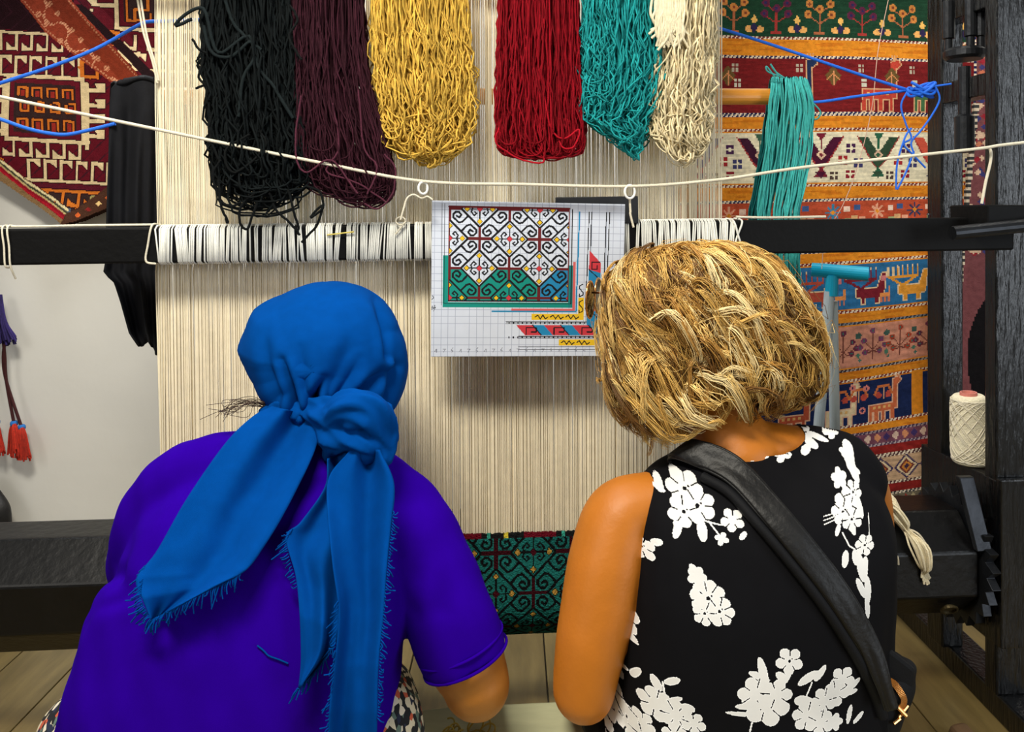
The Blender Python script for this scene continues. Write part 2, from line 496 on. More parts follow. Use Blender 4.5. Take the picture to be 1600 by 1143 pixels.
# heddle bar and its round peg
ha, hb = PU(0, 386, -0.06), PU(1490, 366, -0.06)
def hz_at(u): return ha[1] + (hb[1] - ha[1]) * (u - ha[0]) / (hb[0] - ha[0])
HH = 0.0315; HV0, HV1 = -0.060, -0.022
u0, u1 = -1.2, 0.955
hbar = MB().hexa([LU(u0, HV0, hz_at(u0) - HH), LU(u1, HV0, hz_at(u1) - HH), LU(u1, HV1, hz_at(u1) - HH), LU(u0, HV1, hz_at(u0) - HH),
                  LU(u0, HV0, hz_at(u0) + HH), LU(u1, HV0, hz_at(u1) + HH), LU(u1, HV1, hz_at(u1) + HH), LU(u0, HV1, hz_at(u0) + HH)]).build('heddle_bar', m_blk2, loom, bevel=0.004)
MB().tube([PL(1488, 364, -0.125), PL(1545, 358, -0.126), PL(1625, 350, -0.128)], 0.0125, 14).build('heddle_peg', m_iron, loom, smooth=False)
for px, py in ((1180, 344), (1451, 340)):
    p = PL(px, py + 2, -0.03)
    MB().lathe(p - Vector((0, 0, 0.004)), (0, 0, 1), [(0.0015, 0), (0.0015, 0.012), (0.004, 0.012), (0.003, 0.015)], 10).build('nail', m_iron, loom)
# tension screw between the right posts
ts = MB(); p = PL(1507, 60, 0.10)
ts.lathe(p + Vector((0, 0, -0.24)), (0, 0, 1), [(0.019, 0), (0.019, 0.075), (0.012, 0.08), (0.012, 0.18)], 20)
scr = ts.build('tension_screw', m_iron, loom, smooth=False)
MB().lathe(p + Vector((0, 0, -0.045)), (0, 0, 1), [(0.034, 0), (0.04, 0.006), (0.04, 0.018), (0.034, 0.024)], 28).build('flange', m_iron, scr)
for dx in (-0.028, 0.004, 0.026):
    MB().lathe(p + Vector((dx, -0.015 if dx > 0 else 0.01, -0.03)), (0, 0, 1), [(0.008, 0), (0.008, 0.03), (0.012, 0.032), (0.012, 0.11)], 12).build('bolt', m_iron, scr)

# wooden lease rod behind the warp
m_rod = mat('varnished_wood', (214, 142, 48), 0.35, 0.12, 20, stretch=(1, 6, 6), coat=0.4)
ra, rb = PL(180, 150, 0.085), PL(1204, 151, 0.085)
MB().tube([ra, ra.lerp(rb, .5), rb], 0.0165, 20).build('lease_rod', m_rod, None, smooth=False)
rod = bpy.data.objects['lease_rod']; tag(rod, 'smooth orange varnished wooden rod lying behind the upper warp threads', 'rod')

# yarn rod above the frame carries the row of skeins
ya, yb = PL(150, -62, -0.07), PL(1300, -62, -0.07)
MB().tube([ya, ya.lerp(yb, .5), yb], 0.012, 14).build('yarn_rod', m_rod)
tag(bpy.data.objects['yarn_rod'], 'wooden rod above carrying the row of coloured yarn skeins', 'rod')
for px in (150, 1300):
    a = PL(px, -62, -0.07); b = LU(PU(px, 0, 0.0)[0], 0.1, 1.9)
    MB().tube([a, b], 0.004, 8).build('hanger', m_iron, bpy.data.objects['yarn_rod'])

# ================================================================== warp
m_warp = mat('warp_cotton', (226, 210, 178), 0.85, 0.06, 60, attr=True)
N = 330; paths = []; cols = []; WR = []
CT = 852                                     # carpet's top row
xl_t, xl_b, xr_t, xr_b = 241, 254, 1121, 1124
for layer in range(2):
    for i in range(N):
        if layer == 0 and rng.random() < 0.03: continue
        f = (i + 0.5 * layer + rng.normal() * 0.16) / N
        a = xl_t + (xr_t - xl_t) * f; b = xl_b + (xr_b - xl_b) * f
        v = 0.0 if layer == 0 else 0.055
        ut, _ = PU(a, 0, v); ub, zb_ = PU(b, CT, 0.004)
        zc = PU(b, CT, 0)[1] - 0.02
        um = (ut * 0.45 + ub * 0.55) + rng.normal() * 0.0006
        paths.append(np.array([LU(ut, v, 1.9), LU(ut * 0.8 + ub * 0.2 + rng.normal() * .0008, v, 1.2), LU(ut * .55 + ub * .45, v * .8, 0.99), LU(um, min(v, .010), 0.90), LU(ub, 0.004 + v * 0.05, zc)]))
        WR.append([.00105, .00105, .00115, .00145, .0015])
        cols.append(lin((244, 233, 206)) * (1 + rng.normal() * 0.045))
for px in (1128, 1131, 1136, 262, 247):      # selvedge threads standing off the edge
    ut, _ = PU(px - 8 if px > 800 else px, 0, -0.005); ub, _ = PU(1126 if px > 800 else 256, CT, 0.0)
    paths.append(np.array([LU(ut, -0.004, 1.9), LU(ut * .5 + ub * .5, -0.003, 1.0), LU(ub, 0.0, 0.40)])); cols.append(lin((236, 226, 200))); WR.append([.0012] * 3)
wp = yarn('warp_threads', paths, WR, m_warp, None, 5, cols)
tag(wp, 'sheet of fine cream warp threads stretched up and down the loom', 'warp', kind='stuff')

# heddle loops around the bar
m_hed = mat('heddle_cotton', (228, 228, 220), 0.9, 0.08, 80, attr=True)
paths = []; cols = []; px = 246.0
while px < 1150:
    nb = rng.integers(1, 8); sl = rng.normal() * 1.2
    for k in range(nb):
        if not 246 <= px < 1152: break
        s = sl + rng.normal() * .25
        ua = PU(px - s, 380, HV0)[0]; ub = PU(px + s, 380, HV0)[0]; z = hz_at(ua)
        e = 0.0022
        paths.append(np.array([LU(ua, HV1, z + HH + e), LU(ua, HV0 + .008, z + HH + e), LU(ua, HV0 - e, z + HH - .004), LU((ua + ub) / 2, HV0 - e, z),
                               LU(ub, HV0 - e, z - HH + .003), LU(ub, HV0 + .008, z - HH - e), LU(ub, HV1, z - HH - e)]))
        cols.append(lin((232, 232, 224)) * (1 + rng.normal() * .06))
        px += 2.5 + abs(rng.normal()) * 0.3
    px += rng.choice([1.0, 2.0, 3.2, 5.5, 10.0], p=[.25, .3, .24, .15, .06])
hl = yarn('heddle_loops', paths, 0.00145, m_hed, None, 6, cols)
tag(hl, 'white cotton heddle loops wound side by side round the black bar', 'heddle loops', kind='stuff')

# the strings on the bar
m_str = mat('cream_string', (226, 218, 196), 0.9, 0.1, 200, 0.5, 900)
def cord(name, pts, r, m, label, cat, n=8, segs=None, group=None, parent=None):
    P = cat_rom(pts, segs or max(12, len(pts) * 8))
    o = yarn(name, [P], r, m, parent, n)
    if label: tag(o, label, cat, group)
    return o
def on_bar(px, dz=0.0, v=HV0): u = PU(px, 370, v)[0]; return LU(u, v, hz_at(u) + HH + dz)
cord('bar_string', [on_bar(-60, .004, -.05), on_bar(60, .0035, -.05), on_bar(130, .004, -.052), on_bar(240, .004, -.05)], 0.0022, m_str,
     'cream string lying along the left top edge of the black bar', 'string')
cord('bar_string', [on_bar(1150, .006, -.045), on_bar(1200, .004, -.045), on_bar(1290, .0045, -.045)], 0.0025, m_str,
     'cream string lying along the right top edge of the black bar', 'string')
for k, (px, lab) in enumerate(((4, 'white thread loop tied round the far left of the black bar'), (12, 'white thread with a hanging tail tied round the left of the bar'))):
    u = PU(px, 380, HV0)[0]; z = hz_at(u); g = 0.003
    pts = [LU(u, HV1, z + HH + g), LU(u, HV0, z + HH + g), LU(u + .004, HV0 - g, z), LU(u + .006, HV0 - g, z - HH), LU(u + 0.008, HV0 + .01, z - HH - 0.004 - .02 * k)]
    cord('bar_thread', pts, 0.0016, m_str, lab, 'thread')
u = PU(232, 380, HV0)[0]; z = hz_at(u); g = .003
cord('bar_thread', [LU(u + .006, HV1, z + HH + g), LU(u + .006, HV0, z + HH + g), LU(u, HV0 - g, z), LU(u - .003, HV0 - g, z - HH + .004), LU(u + .014, HV0 - g, z - HH - .001)], 0.0019, m_str,
     'single white loop just left of the heddle loops on the bar', 'thread')
# crossing loops at the right end
V = []
for s in (1, -1):
    uu = PU(1152, 370, HV0)[0]; z = hz_at(uu); w = 0.008
    V.append(cat_rom([LU(uu - s * w, HV1, z + HH + g), LU(uu - s * w, HV0 - g, z + HH - .002), LU(uu, HV0 - g - .002 * s, z + .003), LU(uu + s * w * .9, HV0 - g, z - .02), LU(uu + s * w * .5, HV0 - g, z - HH - .006)], 24))
tag(yarn('crossed_loops', V, 0.0019, m_hed, None, 6, [lin((230, 230, 222))] * 2), 'two white loops crossing at the right end of the heddle loops', 'thread')
# little wooden needle stuck in the loops
cord('wooden_needle', [PL(511, 367, -.066), PL(553, 362, -.068)], 0.0013, mat('needle_wood', (216, 196, 96), 0.6),
     'thin yellowish stick tucked into the white heddle loops', 'needle')

# ================================================================== carpet being woven
m_pile = mat('carpet_pile', (0, 0, 0), 0.95, 0.18, 260, 0.8, 420, spec=0.1, attr=True)
uL, zT = PU(258, CT, -0.012); uR, _ = PU(1124, CT, -0.012)
R0 = BA + 0.014
zflat = BZ
Lf = zT - zflat; Ltot = Lf + R0 * 2.6
cell = 0.0021
cv = Canvas(uL, 0.0, uR, Ltot, cell, (30, 112, 108))
hpx = 0.0705
uc, zc0 = PU(834, 928, -0.014)
code = hookfield(cv.X - uc, (cv.Y - (zT - zc0)) * 0.92, hpx)
teal = np.array([30, 110, 106]);
cv.C *= (1 + field(np.stack([cv.X.ravel(), cv.Y.ravel(), 0 * cv.X.ravel()], 1), 60, 3).reshape(cv.X.shape, )[..., None] * .10)
cv.put(code == 1, (16, 18, 20)); cv.put(code == 2, (58, 12, 22)); cv.put(code == 3, (70, 14, 26)); cv.put(code == 4, (190, 150, 70))
top = cv.Y < 0.008
seg = ((cv.X - uc) / hpx * 2 + 0.5) % 4
cv.put(top & (seg < 1.7), (112, 18, 36)); cv.put(top & (seg >= 1.7), (28, 30, 32)); cv.put(top & (seg > 2.9) & (seg < 3.15), (232, 214, 70)); cv.put(top & (seg > 2.0) & (seg < 2.2), (60, 170, 150))
def mcar(x, s):
    flat = s < Lf
    a = (s - Lf) / R0
    v = np.where(flat, BV - R0, BV - R0 * np.cos(a)); z = np.where(flat, zT - s, zflat - R0 * np.sin(a))
    rag = np.where(s < 1e-6, rng.normal(size=len(s)) * .0008, 0)
    z = z + rag; v = v + rng.normal(size=len(s)) * .0004
    return np.stack([CY * x - SY * v, 1.5 + SY * x + CY * v, z], 1)
o = panel('woven_carpet', cv, mcar, m_pile, None, thick=0.006)
tag(o, 'half-woven teal carpet with black hook pattern rolled on the lower beam', 'carpet')

# ================================================================== hung rugs
m_rug = mat('rug_wool', (0, 0, 0), 0.95, 0.22, 90, 0.5, 500, spec=0.1, attr=True)
OR, DK, WH, RD, NV, GR, PK, CRM, MR = (206, 128, 34), (48, 30, 40), (214, 196, 170), (124, 30, 30), (24, 34, 74), (30, 62, 44), (202, 142, 118), (222, 212, 182), (96, 22, 26)
cv = Canvas(1060, -60, 1546, 812, 2.05, OR)
cv.put((field(np.stack([cv.X.ravel() * .3, cv.Y.ravel() * 2, 0 * cv.X.ravel()], 1), .25, 5).reshape(cv.X.shape) > .5), (190, 108, 26))
def dash(y, ca, cb, h=4.5, p=6.5):
    m = (cv.Y >= y - h / 2) & (cv.Y < y + h / 2)
    ph = ((cv.X + (cv.Y - y) * 0.8) % p) < p / 2
    cv.put(m & ph, ca); cv.put(m & ~ph, cb)
def band(y0, y1, c, d1=None, d2=None):
    cv.rect(1060, y0, 1600, y1, c)
    n = field(np.stack([cv.X.ravel() * .4, cv.Y.ravel() * 2, 0 * cv.X.ravel()], 1), .3, int(y0) + 90).reshape(cv.X.shape) * .13
    m = (cv.Y >= y0) & (cv.Y < y1); cv.C[m] *= (1 + n[m])[:, None]
def flower(x, y, r, cp, cc, n=8, w=2.4):
    for k in range(n):
        a = 2 * math.pi * k / n
        cv.line([(x, y), (x + r * math.cos(a), y + r * math.sin(a))], w, cp)
    cv.dia(x, y, r * .35, r * .35, cc)
PURP, BLU, TAN = (66, 38, 66), (40, 92, 140), (206, 160, 96)
# green garden band
band(-60, 61, (26, 58, 40))
for i, x in enumerate(range(1078, 1560, 66)):
    stem = [(150, 50, 46), (160, 92, 60)][i % 2]
    for y0 in (-52, 14):
        cv.line([(x + 4, y0), (x + 4, y0 + 40)], 3, stem); cv.rect(x - 4, y0 + 38, x + 12, y0 + 42, stem)
        for (dx, dy) in ((-14, 8), (22, 8), (-12, -8), (20, -8), (4, 0)):
            cv.line([(x + 4, y0 + dy + 18), (x + dx, y0 + dy + 6)], 1.8, stem)
            cv.ell(x + dx, y0 + dy + 4, 6, 6, [(88, 34, 60), (188, 120, 58)][i % 2]); cv.dia(x + dx, y0 + dy + 4, 3, 3, [(46, 38, 80), (120, 60, 40)][i % 2])
    cv.dia(x + 36, 36, 5, 8, (220, 170, 90)); cv.ell(x + 28, 50, 6, 5, (218, 160, 90)); cv.ell(x + 45, 50, 6, 5, (218, 160, 90)); cv.dia(x + 36, 48, 6, 8, (44, 36, 72))
dash(63, WH, (110, 40, 44)); dash(91, WH, NV)
# first red animal band
band(94, 176, (108, 26, 28))
def camel(x, y, c, o, s=1.0, flip=1):
    def q(pts): return [(x + flip * a * s, y + b * s) for a, b in pts]
    body = q([(0, 0), (46, 0), (46, -44), (58, -48), (62, -40), (54, -34), (54, 12), (48, 12), (48, 32), (42, 32), (42, 14), (30, 14), (30, 32), (24, 32), (24, 14), (16, 14), (16, 32), (10, 32), (10, 14), (4, 14), (4, 32), (-2, 32)])
    cv.put(cv.seg(body + body[:1]) < 1.8, o); cv.poly(body, c)
    for i in range(4): cv.rect(x + flip * (8 + i * 10) * s - 2, y + 3, x + flip * (8 + i * 10) * s + 2, y + 8, TAN)
    for dx in (-4, 0, 4): cv.line(q([(52, -46), (52 + dx, -54)]), 1.6, o)
for x, c in ((1064, (150, 84, 66)), (1214, (30, 44, 74)), (1345, (176, 62, 48)), (1430, (60, 96, 60))):
    camel(x, 141, c, (198, 150, 110))
for x in (1140, 1300, 1392, 1488):
    cv.dia(x, 120, 12, 16, (96, 74, 40)); cv.line([(x, 112), (x, 134)], 2, (196, 130, 90)); cv.line([(x - 10, 126), (x, 116), (x + 10, 126)], 2, (200, 130, 80))
for x in (1146, 1244, 1338, 1420):
    for dx, dy in ((0, 0), (6, 0), (0, 7), (6, 7)): cv.rect(x + dx, 102 + dy, x + dx + 4, 107 + dy, (172, 160, 140)); cv.rect(x + dx + 4, 124 + dy, x + dx + 8, 129 + dy, (190, 186, 168))
dash(179, WH, NV); dash(203, WH, (110, 40, 44))
# cream bird band
band(206, 285, (216, 206, 176))
def bird(x, y, c, c2):
    cv.poly([(x - 34, y - 28), (x - 18, y - 28), (x, y - 2), (x + 18, y - 28), (x + 34, y - 28), (x + 10, y + 12), (x, y + 22), (x - 10, y + 12)], c)
    cv.put(cv.seg([(x - 34, y - 28), (x - 10, y + 12), (x, y + 22), (x + 10, y + 12), (x + 34, y - 28)]) < 1, (150, 50, 50))
    cv.dia(x, y, 8, 8, (214, 180, 150)); cv.dia(x, y, 4, 4, c2)
    cv.poly([(x - 8, y - 34), (x + 8, y - 34), (x, y - 20)], c2); cv.line([(x, y - 24), (x, y - 10)], 3, c2)
    cv.poly([(x, y + 18), (x + 11, y + 34), (x - 11, y + 34)], c2); cv.poly([(x, y + 36), (x + 9, y + 26), (x - 9, y + 26)], c)
for i, x in enumerate((1096, 1188, 1280, 1370, 1462, 1550)):
    bird(x, 242, [(54, 50, 92), (58, 24, 44), (70, 20, 44), (48, 70, 52), (190, 80, 60), (54, 50, 92)][i], [(150, 40, 50), (58, 90, 70), (110, 30, 46), (40, 90, 66), (54, 60, 100), (90, 30, 40)][i])
    for dx, dy, c in ((46, -10, (66, 34, 70)), (34, 8, (150, 40, 44)), (58, 12, (58, 56, 96)), (46, 30, (130, 30, 44)), (20, 32, (74, 58, 52))):
        for ax, ay in ((-4, -4), (4, -4), (-4, 4), (4, 4)): cv.rect(x + dx + ax - 3, 242 + dy + ay - 3, x + dx + ax + 3, 242 + dy + ay + 3, c)
        cv.dia(x + dx, 242 + dy, 4, 4, (216, 206, 176))
dash(288, WH, (110, 40, 44)); dash(311, WH, (40, 52, 86))
band(314, 386, (172, 72, 46))
for i, x in enumerate((1140, 1220, 1300, 1370, 1432, 1500)):
    for y in (330, 366):
        flower(x, y, 11, [(214, 150, 120), (34, 52, 84), (60, 120, 150)][(i + (y > 340)) % 3], OR, 8, 3)
    for dx, dy, c in ((22, -8, (222, 190, 170)), (34, 6, (206, 160, 110)), (24, 10, (150, 160, 110)), (38, -10, (60, 84, 130)), (46, 8, (214, 150, 120))):
        cv.rect(x + dx - 5, 334 + dy - 5, x + dx + 5, 334 + dy + 4, c); cv.rect(x + dx - 5, 368 + dy - 5, x + dx + 5, 368 + dy + 4, c)
dash(389, WH, (40, 52, 86)); dash(408, WH, (110, 40, 44))
# blue deer band
band(411, 480, (40, 96, 138))
def deer(x, y, c, o, s=1.0):
    def q(pts): return [(x + a * s, y + b * s) for a, b in pts]
    body = q([(0, 0), (34, 0), (42, -22), (48, -22), (44, 12), (36, 14), (36, 24), (30, 24), (30, 14), (14, 14), (14, 24), (8, 24), (8, 14), (0, 12)])
    cv.put(cv.seg(body + body[:1]) < 1.6, o); cv.poly(body, c)
    cv.line(q([(8, 0), (-14, -14)]), 4, c); cv.line(q([(8, 0), (30, -14)]), 4, c)
    for k in range(7): cv.line(q([(-16 + 8 * k, -14), (-16 + 8 * k, -30)]), 3, o)
    for k in range(7): cv.line(q([(-16 + 8 * k, -14), (-16 + 8 * k, -28)]), 1.6, c)
    cv.line(q([(-16, -14), (32, -14)]), 3, c)
for x, c in ((1110, (150, 70, 50)), (1180, (200, 130, 60)), (1252, (166, 70, 52)), (1334, (112, 30, 40)), (1402, (206, 138, 48)), (1480, (112, 30, 40))):
    deer(x, 450, c, (210, 180, 140))
for x in (1310, 1380, 1240):
    cv.rect(x - 8, 458, x + 8, 464, (206, 130, 70)); cv.rect(x + 5, 448, x + 9, 460, (206, 130, 70))
    for k in range(3): cv.rect(x - 8 + k * 6, 464, x - 5 + k * 6, 472, (190, 110, 80))
    cv.ell(x - 2, 436, 5, 5, (190, 110, 110))
dash(483, WH, (110, 40, 44)); dash(502, (120, 120, 120), (40, 46, 60))
# pink flower band
band(505, 570, (190, 128, 104))
for i, x in enumerate(range(1130, 1540, 46)):
    c = [(150, 60, 40), (96, 40, 60), (120, 60, 90)][i % 3]
    cv.line([(x, 514), (x, 560)], 2, (110, 60, 50))
    for dx, dy in ((-14, -6), (14, -6), (-12, 12), (12, 12), (0, -20), (-20, 4), (20, 4)):
        cv.line([(x, 548 + dy * .3), (x + dx, 536 + dy)], 1.4, (110, 60, 50)); cv.ell(x + dx, 536 + dy, 4.5, 4.5, c); cv.dia(x + dx, 536 + dy, 2, 2, (60, 100, 90))
    cv.ell(x + 23, 522, 5, 5, (60, 84, 74)); cv.dia(x + 23, 552, 4, 5, (70, 110, 90)); cv.dia(x - 20, 560, 3, 3, (60, 100, 90))
dash(573, (150, 140, 130), (50, 40, 50)); dash(590, WH, (110, 40, 44))
# navy animal band
band(593, 660, (24, 36, 72)); cv.rect(1426, 590, 1446, 662, OR)
for x, c in ((1218, (168, 76, 50)), (1290, (212, 190, 150)), (1358, (186, 96, 60)), (1090, (168, 76, 50)), (1466, (186, 96, 60))):
    camel(x, 634, c, (206, 160, 130), 0.82)
for x in (1234, 1310, 1380, 1340, 1480):
    cv.line([(x, 604), (x, 626)], 2, (206, 150, 110)); cv.line([(x - 14, 618), (x - 8, 606), (x, 606), (x + 8, 606), (x + 14, 618)], 4, (190, 104, 56)); cv.ell(x - 8, 620, 5, 5, (176, 70, 56)); cv.ell(x + 8, 620, 5, 5, (176, 70, 56))
for x, y in ((1208, 618), (1346, 640), (1352, 606), (1330, 602), (1282, 610)): cv.ell(x, y, 5, 5, (206, 120, 110)); cv.dia(x, y, 2.5, 2.5, NV)
dash(662, WH, (110, 40, 44)); dash(676, (150, 130, 130), (60, 46, 70))
band(678, 694, (110, 64, 78))
for i, x in enumerate(range(1100, 1540, 15)): cv.dia(x, 686, 6, 7, [(196, 130, 90), (60, 46, 90), (200, 170, 150)][i % 3])
dash(696, (170, 150, 150), (80, 60, 80)); band(698, 712, (132, 34, 30)); dash(714, WH, (80, 50, 50))
band(716, 754, (184, 150, 116))
for i, x in enumerate(range(1080, 1540, 42)):
    for k, c in enumerate(((70, 56, 80), (214, 190, 150), (110, 50, 44), (190, 120, 50), (60, 40, 60))):
        cv.put((np.abs(cv.X - x) / 21 + np.abs(cv.Y - 735) / 19 < 1 - k * .19), c)
dash(756, WH, (80, 50, 50)); band(758, 770, (132, 34, 30)); dash(772, WH, (60, 60, 60)); band(774, 794, (110, 100, 80))
for i, x in enumerate(range(1090, 1540, 12)): cv.dia(x, 784, 5, 8, [(150, 50, 44), (176, 160, 120), (60, 56, 60)][i % 3])
# border at the right edge
bm_ = cv.X > 1526
cv.put(bm_, (120, 70, 70))
for i, y in enumerate(range(-60, 812, 9)):
    cv.dia(1536, y, 6, 5, [(60, 60, 110), (196, 110, 80), (150, 40, 50)][i % 3])
cv.put((cv.X > 1523) & (cv.X < 1528) & ((cv.Y % 8) < 4), WH); cv.put((cv.X > 1523) & (cv.X < 1528) & ((cv.Y % 8) >= 4), NV)
SK_T = np.array([-60, 60, 180, 290, 400, 480, 575, 660, 800]); SK_S = np.array([.05, .035, .0, -.012, -.07, -.09, -.13, -.14, -.10])
DR = 2.215
def mrug(x, t):
    s = np.interp(t, SK_T, SK_S)
    y = t + s * (np.minimum(x, 1470) - 1350)
    d = DR + 0.012 * np.sin((x - 1060) * .018) + 0.006 * np.sin(t * .02 + x * .01)
    return np.stack([(x - 800) / F * DR, d, HC - (y - HZ) / F * DR], 1)
rugo = panel('animal_rug', cv, mrug, m_rug, None, thick=0.01)
tag(rugo, 'big wall rug with orange stripes and bands of animals, birds and flowers', 'rug')

# second rug, to the right of it, folded edge towards us
cv = Canvas(1500, 160, 1720, 800, 2.4, (128, 20, 30))
edge = 1530 - (cv.Y - 160) * 0.09
cv.put(cv.X < edge + 60, (120, 70, 72))
for i in range(420):
    x, y = rng.uniform(1500, 1720), rng.uniform(160, 400)
    if x < 1530 - (y - 160) * .09 + 60: cv.dia(x, y, 5, 5, [(60, 60, 110), (196, 120, 90), (150, 40, 50), (214, 180, 150)][i % 4])
cv.put((cv.X < edge + 6) & ((cv.Y % 9) < 5), (60, 60, 60)); cv.put((cv.X < edge + 6) & ((cv.Y % 9) >= 5), WH)
cv.put(((cv.X - 1610) / 92) ** 2 + ((cv.Y - 560) / 130) ** 2 < 1, (20, 18, 20)); cv.put((cv.Y > 690), (120, 70, 72))
for i in range(200): cv.dia(rng.uniform(1500, 1720), rng.uniform(694, 800), 5, 5, [(60, 60, 110), (196, 120, 90), (150, 40, 50), (214, 180, 150)][i % 4])
cv.mask &= cv.X > edge
tag(panel('red_rug', cv, lambda x, y: np.stack([(x - 800) / F * 2.1, 2.1 + .02 * np.sin(x * .03), HC - (y - HZ) / F * 2.1], 1), m_rug, None, thick=0.012),
    'crimson rug with a speckled border hanging beyond the right loom posts', 'rug')

# left: bag-shaped kilim on the wall
m_kil = mat('kilim_wool', (0, 0, 0), 0.95, 0.2, 80, 0.5, 420, spec=0.1, attr=True)
MAR, CRE, ORA, BRN = (80, 10, 22), (192, 170, 130), (178, 96, 30), (44, 28, 26)
cv = Canvas(-90, -70, 300, 352, 1.55, (66, 10, 20))
cv.put(cv.inpoly([(-90, -70), (75, -70), (190, 90), (300, 180), (300, 352), (-90, 352)]), MAR)
Y0 = cv.Y.copy(); cv.Y = cv.Y - 0.055 * (cv.X - 60)     # the weave runs a little downhill
def hookrow(x0, x1, yl, dy, c, pitch=25, w=4.4, flip=1, ln=True):
    """row of hooks hanging (dy>0) or standing (dy<0) on a line at yl"""
    if ln: cv.rect(x0, min(yl, yl + w), x1, max(yl, yl + w), c)
    x = x0 + 12
    while x < x1:
        e = yl + dy
        cv.rect(x, min(yl, e), x + w, max(yl, e), c)
        t = 10 * (1 if dy > 0 else -1)
        cv.poly([(x + w / 2, e - t * .5), (x + w / 2, e), (x - flip * 15, e), (x - flip * 15, e - t * 1.35), (x - flip * 5, e - t * .5)], c) if dy > 0 else \
            cv.poly([(x + w / 2, e - t * .5), (x + w / 2, e), (x + flip * 20, e), (x + flip * 20, e - t * 1.35), (x + flip * 10, e - t * .5)], c)
        x += pitch
def hookcol(x, y0, y1, dx, c, pitch=25, w=6):
    cv.rect(x, y0, x + w, y1, c); y = y0 + 8
    while y < y1 - 6:
        cv.rect(min(x, x + dx), y, max(x, x + dx), y + w, c)
        cv.poly([(x + dx, y + w), (x + dx - 7, y + w), (x + dx - 16, y - 7), (x + dx, y - 8)], c); y += pitch
cv.rect(-90, -70, 120, 48, (30, 8, 12))
for k in range(2): cv.put((np.abs(cv.X + 10) + np.abs(cv.Y - 20)) % 26 < 2, (44, 16, 24))
hookrow(-90, 108, 50, 30, CRE); hookrow(-90, 128, 117, -29, CRE)
cv.dia(140, 102, 18, 18, ORA); cv.rect(126, 90, 153, 118, ORA); cv.rect(131, 95, 148, 113, (60, 10, 20))
cv.rect(9, 117, 132, 222, CRE); cv.rect(15, 123, 126, 216, (84, 14, 26)); cv.rect(23, 131, 118, 208, BRN)
for i in range(4):
    x = 30 + i * 23
    cv.line([(x, 150), (x, 138), (x + 14, 138), (x + 14, 152)], 3.4, ORA); cv.line([(x + 4, 163), (x + 4, 174), (x + 17, 174), (x + 17, 160), (x + 9, 160)], 3.4, ORA)
    cv.line([(x, 200), (x, 187), (x + 14, 187), (x + 14, 202)], 3.4, ORA); cv.rect(x + 4, 142, x + 10, 152, (130, 34, 26)); cv.rect(x + 5, 190, x + 11, 204, (130, 34, 26)); cv.rect(x + 8, 164, x + 14, 171, (130, 34, 26))
hookcol(132, 125, 230, 30, CRE, 24); hookcol(3, 125, 215, -28, CRE, 24)
hookrow(9, 140, 216, 30, CRE); hookrow(30, 175, 279, -31, CRE); hookrow(-90, 8, 250, 30, ORA)
cv.rect(28, 286, 200, 300, (76, 16, 30)); cv.rect(40, 293, 220, 352, BRN); hookrow(58, 180, 294, 26, ORA, 26); cv.dia(124, 335, 12, 16, ORA); cv.rect(100, 322, 114, 336, (70, 80, 96)); cv.ell(150, 305, 8, 6, (140, 130, 80))
# upper right piece
m2 = cv.inpoly([(112, -90), (260, -90), (300, -90), (300, 150), (215, 110), (150, 30)])
save = cv.C.copy(); cv.rect(80, -90, 300, 160, (78, 12, 22))
cv.rect(112, -80, 116, 40, CRE); cv.rect(180, -80, 186, 40, CRE); cv.rect(180, 34, 300, 40, CRE)
for y in (-60, -22, 10): hookrow(116, 148, y, 0.1, CRE, 60); hookcol(116, y - 24, y + 16, 26, CRE, 38); hookcol(180, y - 18, y + 10, -26, CRE, 38)
cv.rect(194, -60, 300, 26, BRN); cv.line([(198, -10), (198, 24), (210, 24), (210, 6), (230, 6), (230, -20)], 4, ORA); cv.line([(214, 22), (234, 22), (234, 12)], 4, ORA)
cv.rect(158, 42, 188, 66, ORA); cv.rect(164, 47, 182, 61, (60, 10, 20)); hookrow(196, 300, 46, 24, CRE, 34, ln=False); hookrow(196, 300, 98, -24, CRE, 34); cv.line([(188, 74), (212, 96), (216, 74)], 5, CRE)
new = cv.C.copy(); cv.C = save; cv.C[m2] = new[m2]
cv.Y = Y0
# the tablet-woven strap across it
cv.poly([(120, 10), (132, 8), (262, 134), (240, 134)], (24, 8, 10))
st = [(14, -20), (78, -40), (222, 122), (172, 128), (70, 50)]
sm = cv.inpoly(st); cv.put(sm, (128, 50, 30))
al = (cv.X * .66 + cv.Y * .75); ac = (cv.X * .75 - cv.Y * .66)
wv = np.abs(((ac - 42 + 10 * np.sign(np.sin(al * .11)) * np.abs(np.sin(al * .11)) ** .5))) < 2.6
cv.put(sm & wv & ((al % 4) < 2.6), (196, 138, 104)); cv.put(sm & ((np.abs(((al + 20) % 57) - 28) - 10) ** 2 + (np.abs(ac - 42) - 12) ** 2 < 22) & ((al % 4) < 2.8), (190, 130, 96))
cv.put(sm & (np.minimum(np.abs(cv.seg([(14, -20), (70, 50), (172, 128)]) - 4), np.abs(cv.seg([(78, -40), (222, 122)]) - 4)) < 1.3) & ((al % 5) < 3), (176, 116, 84))
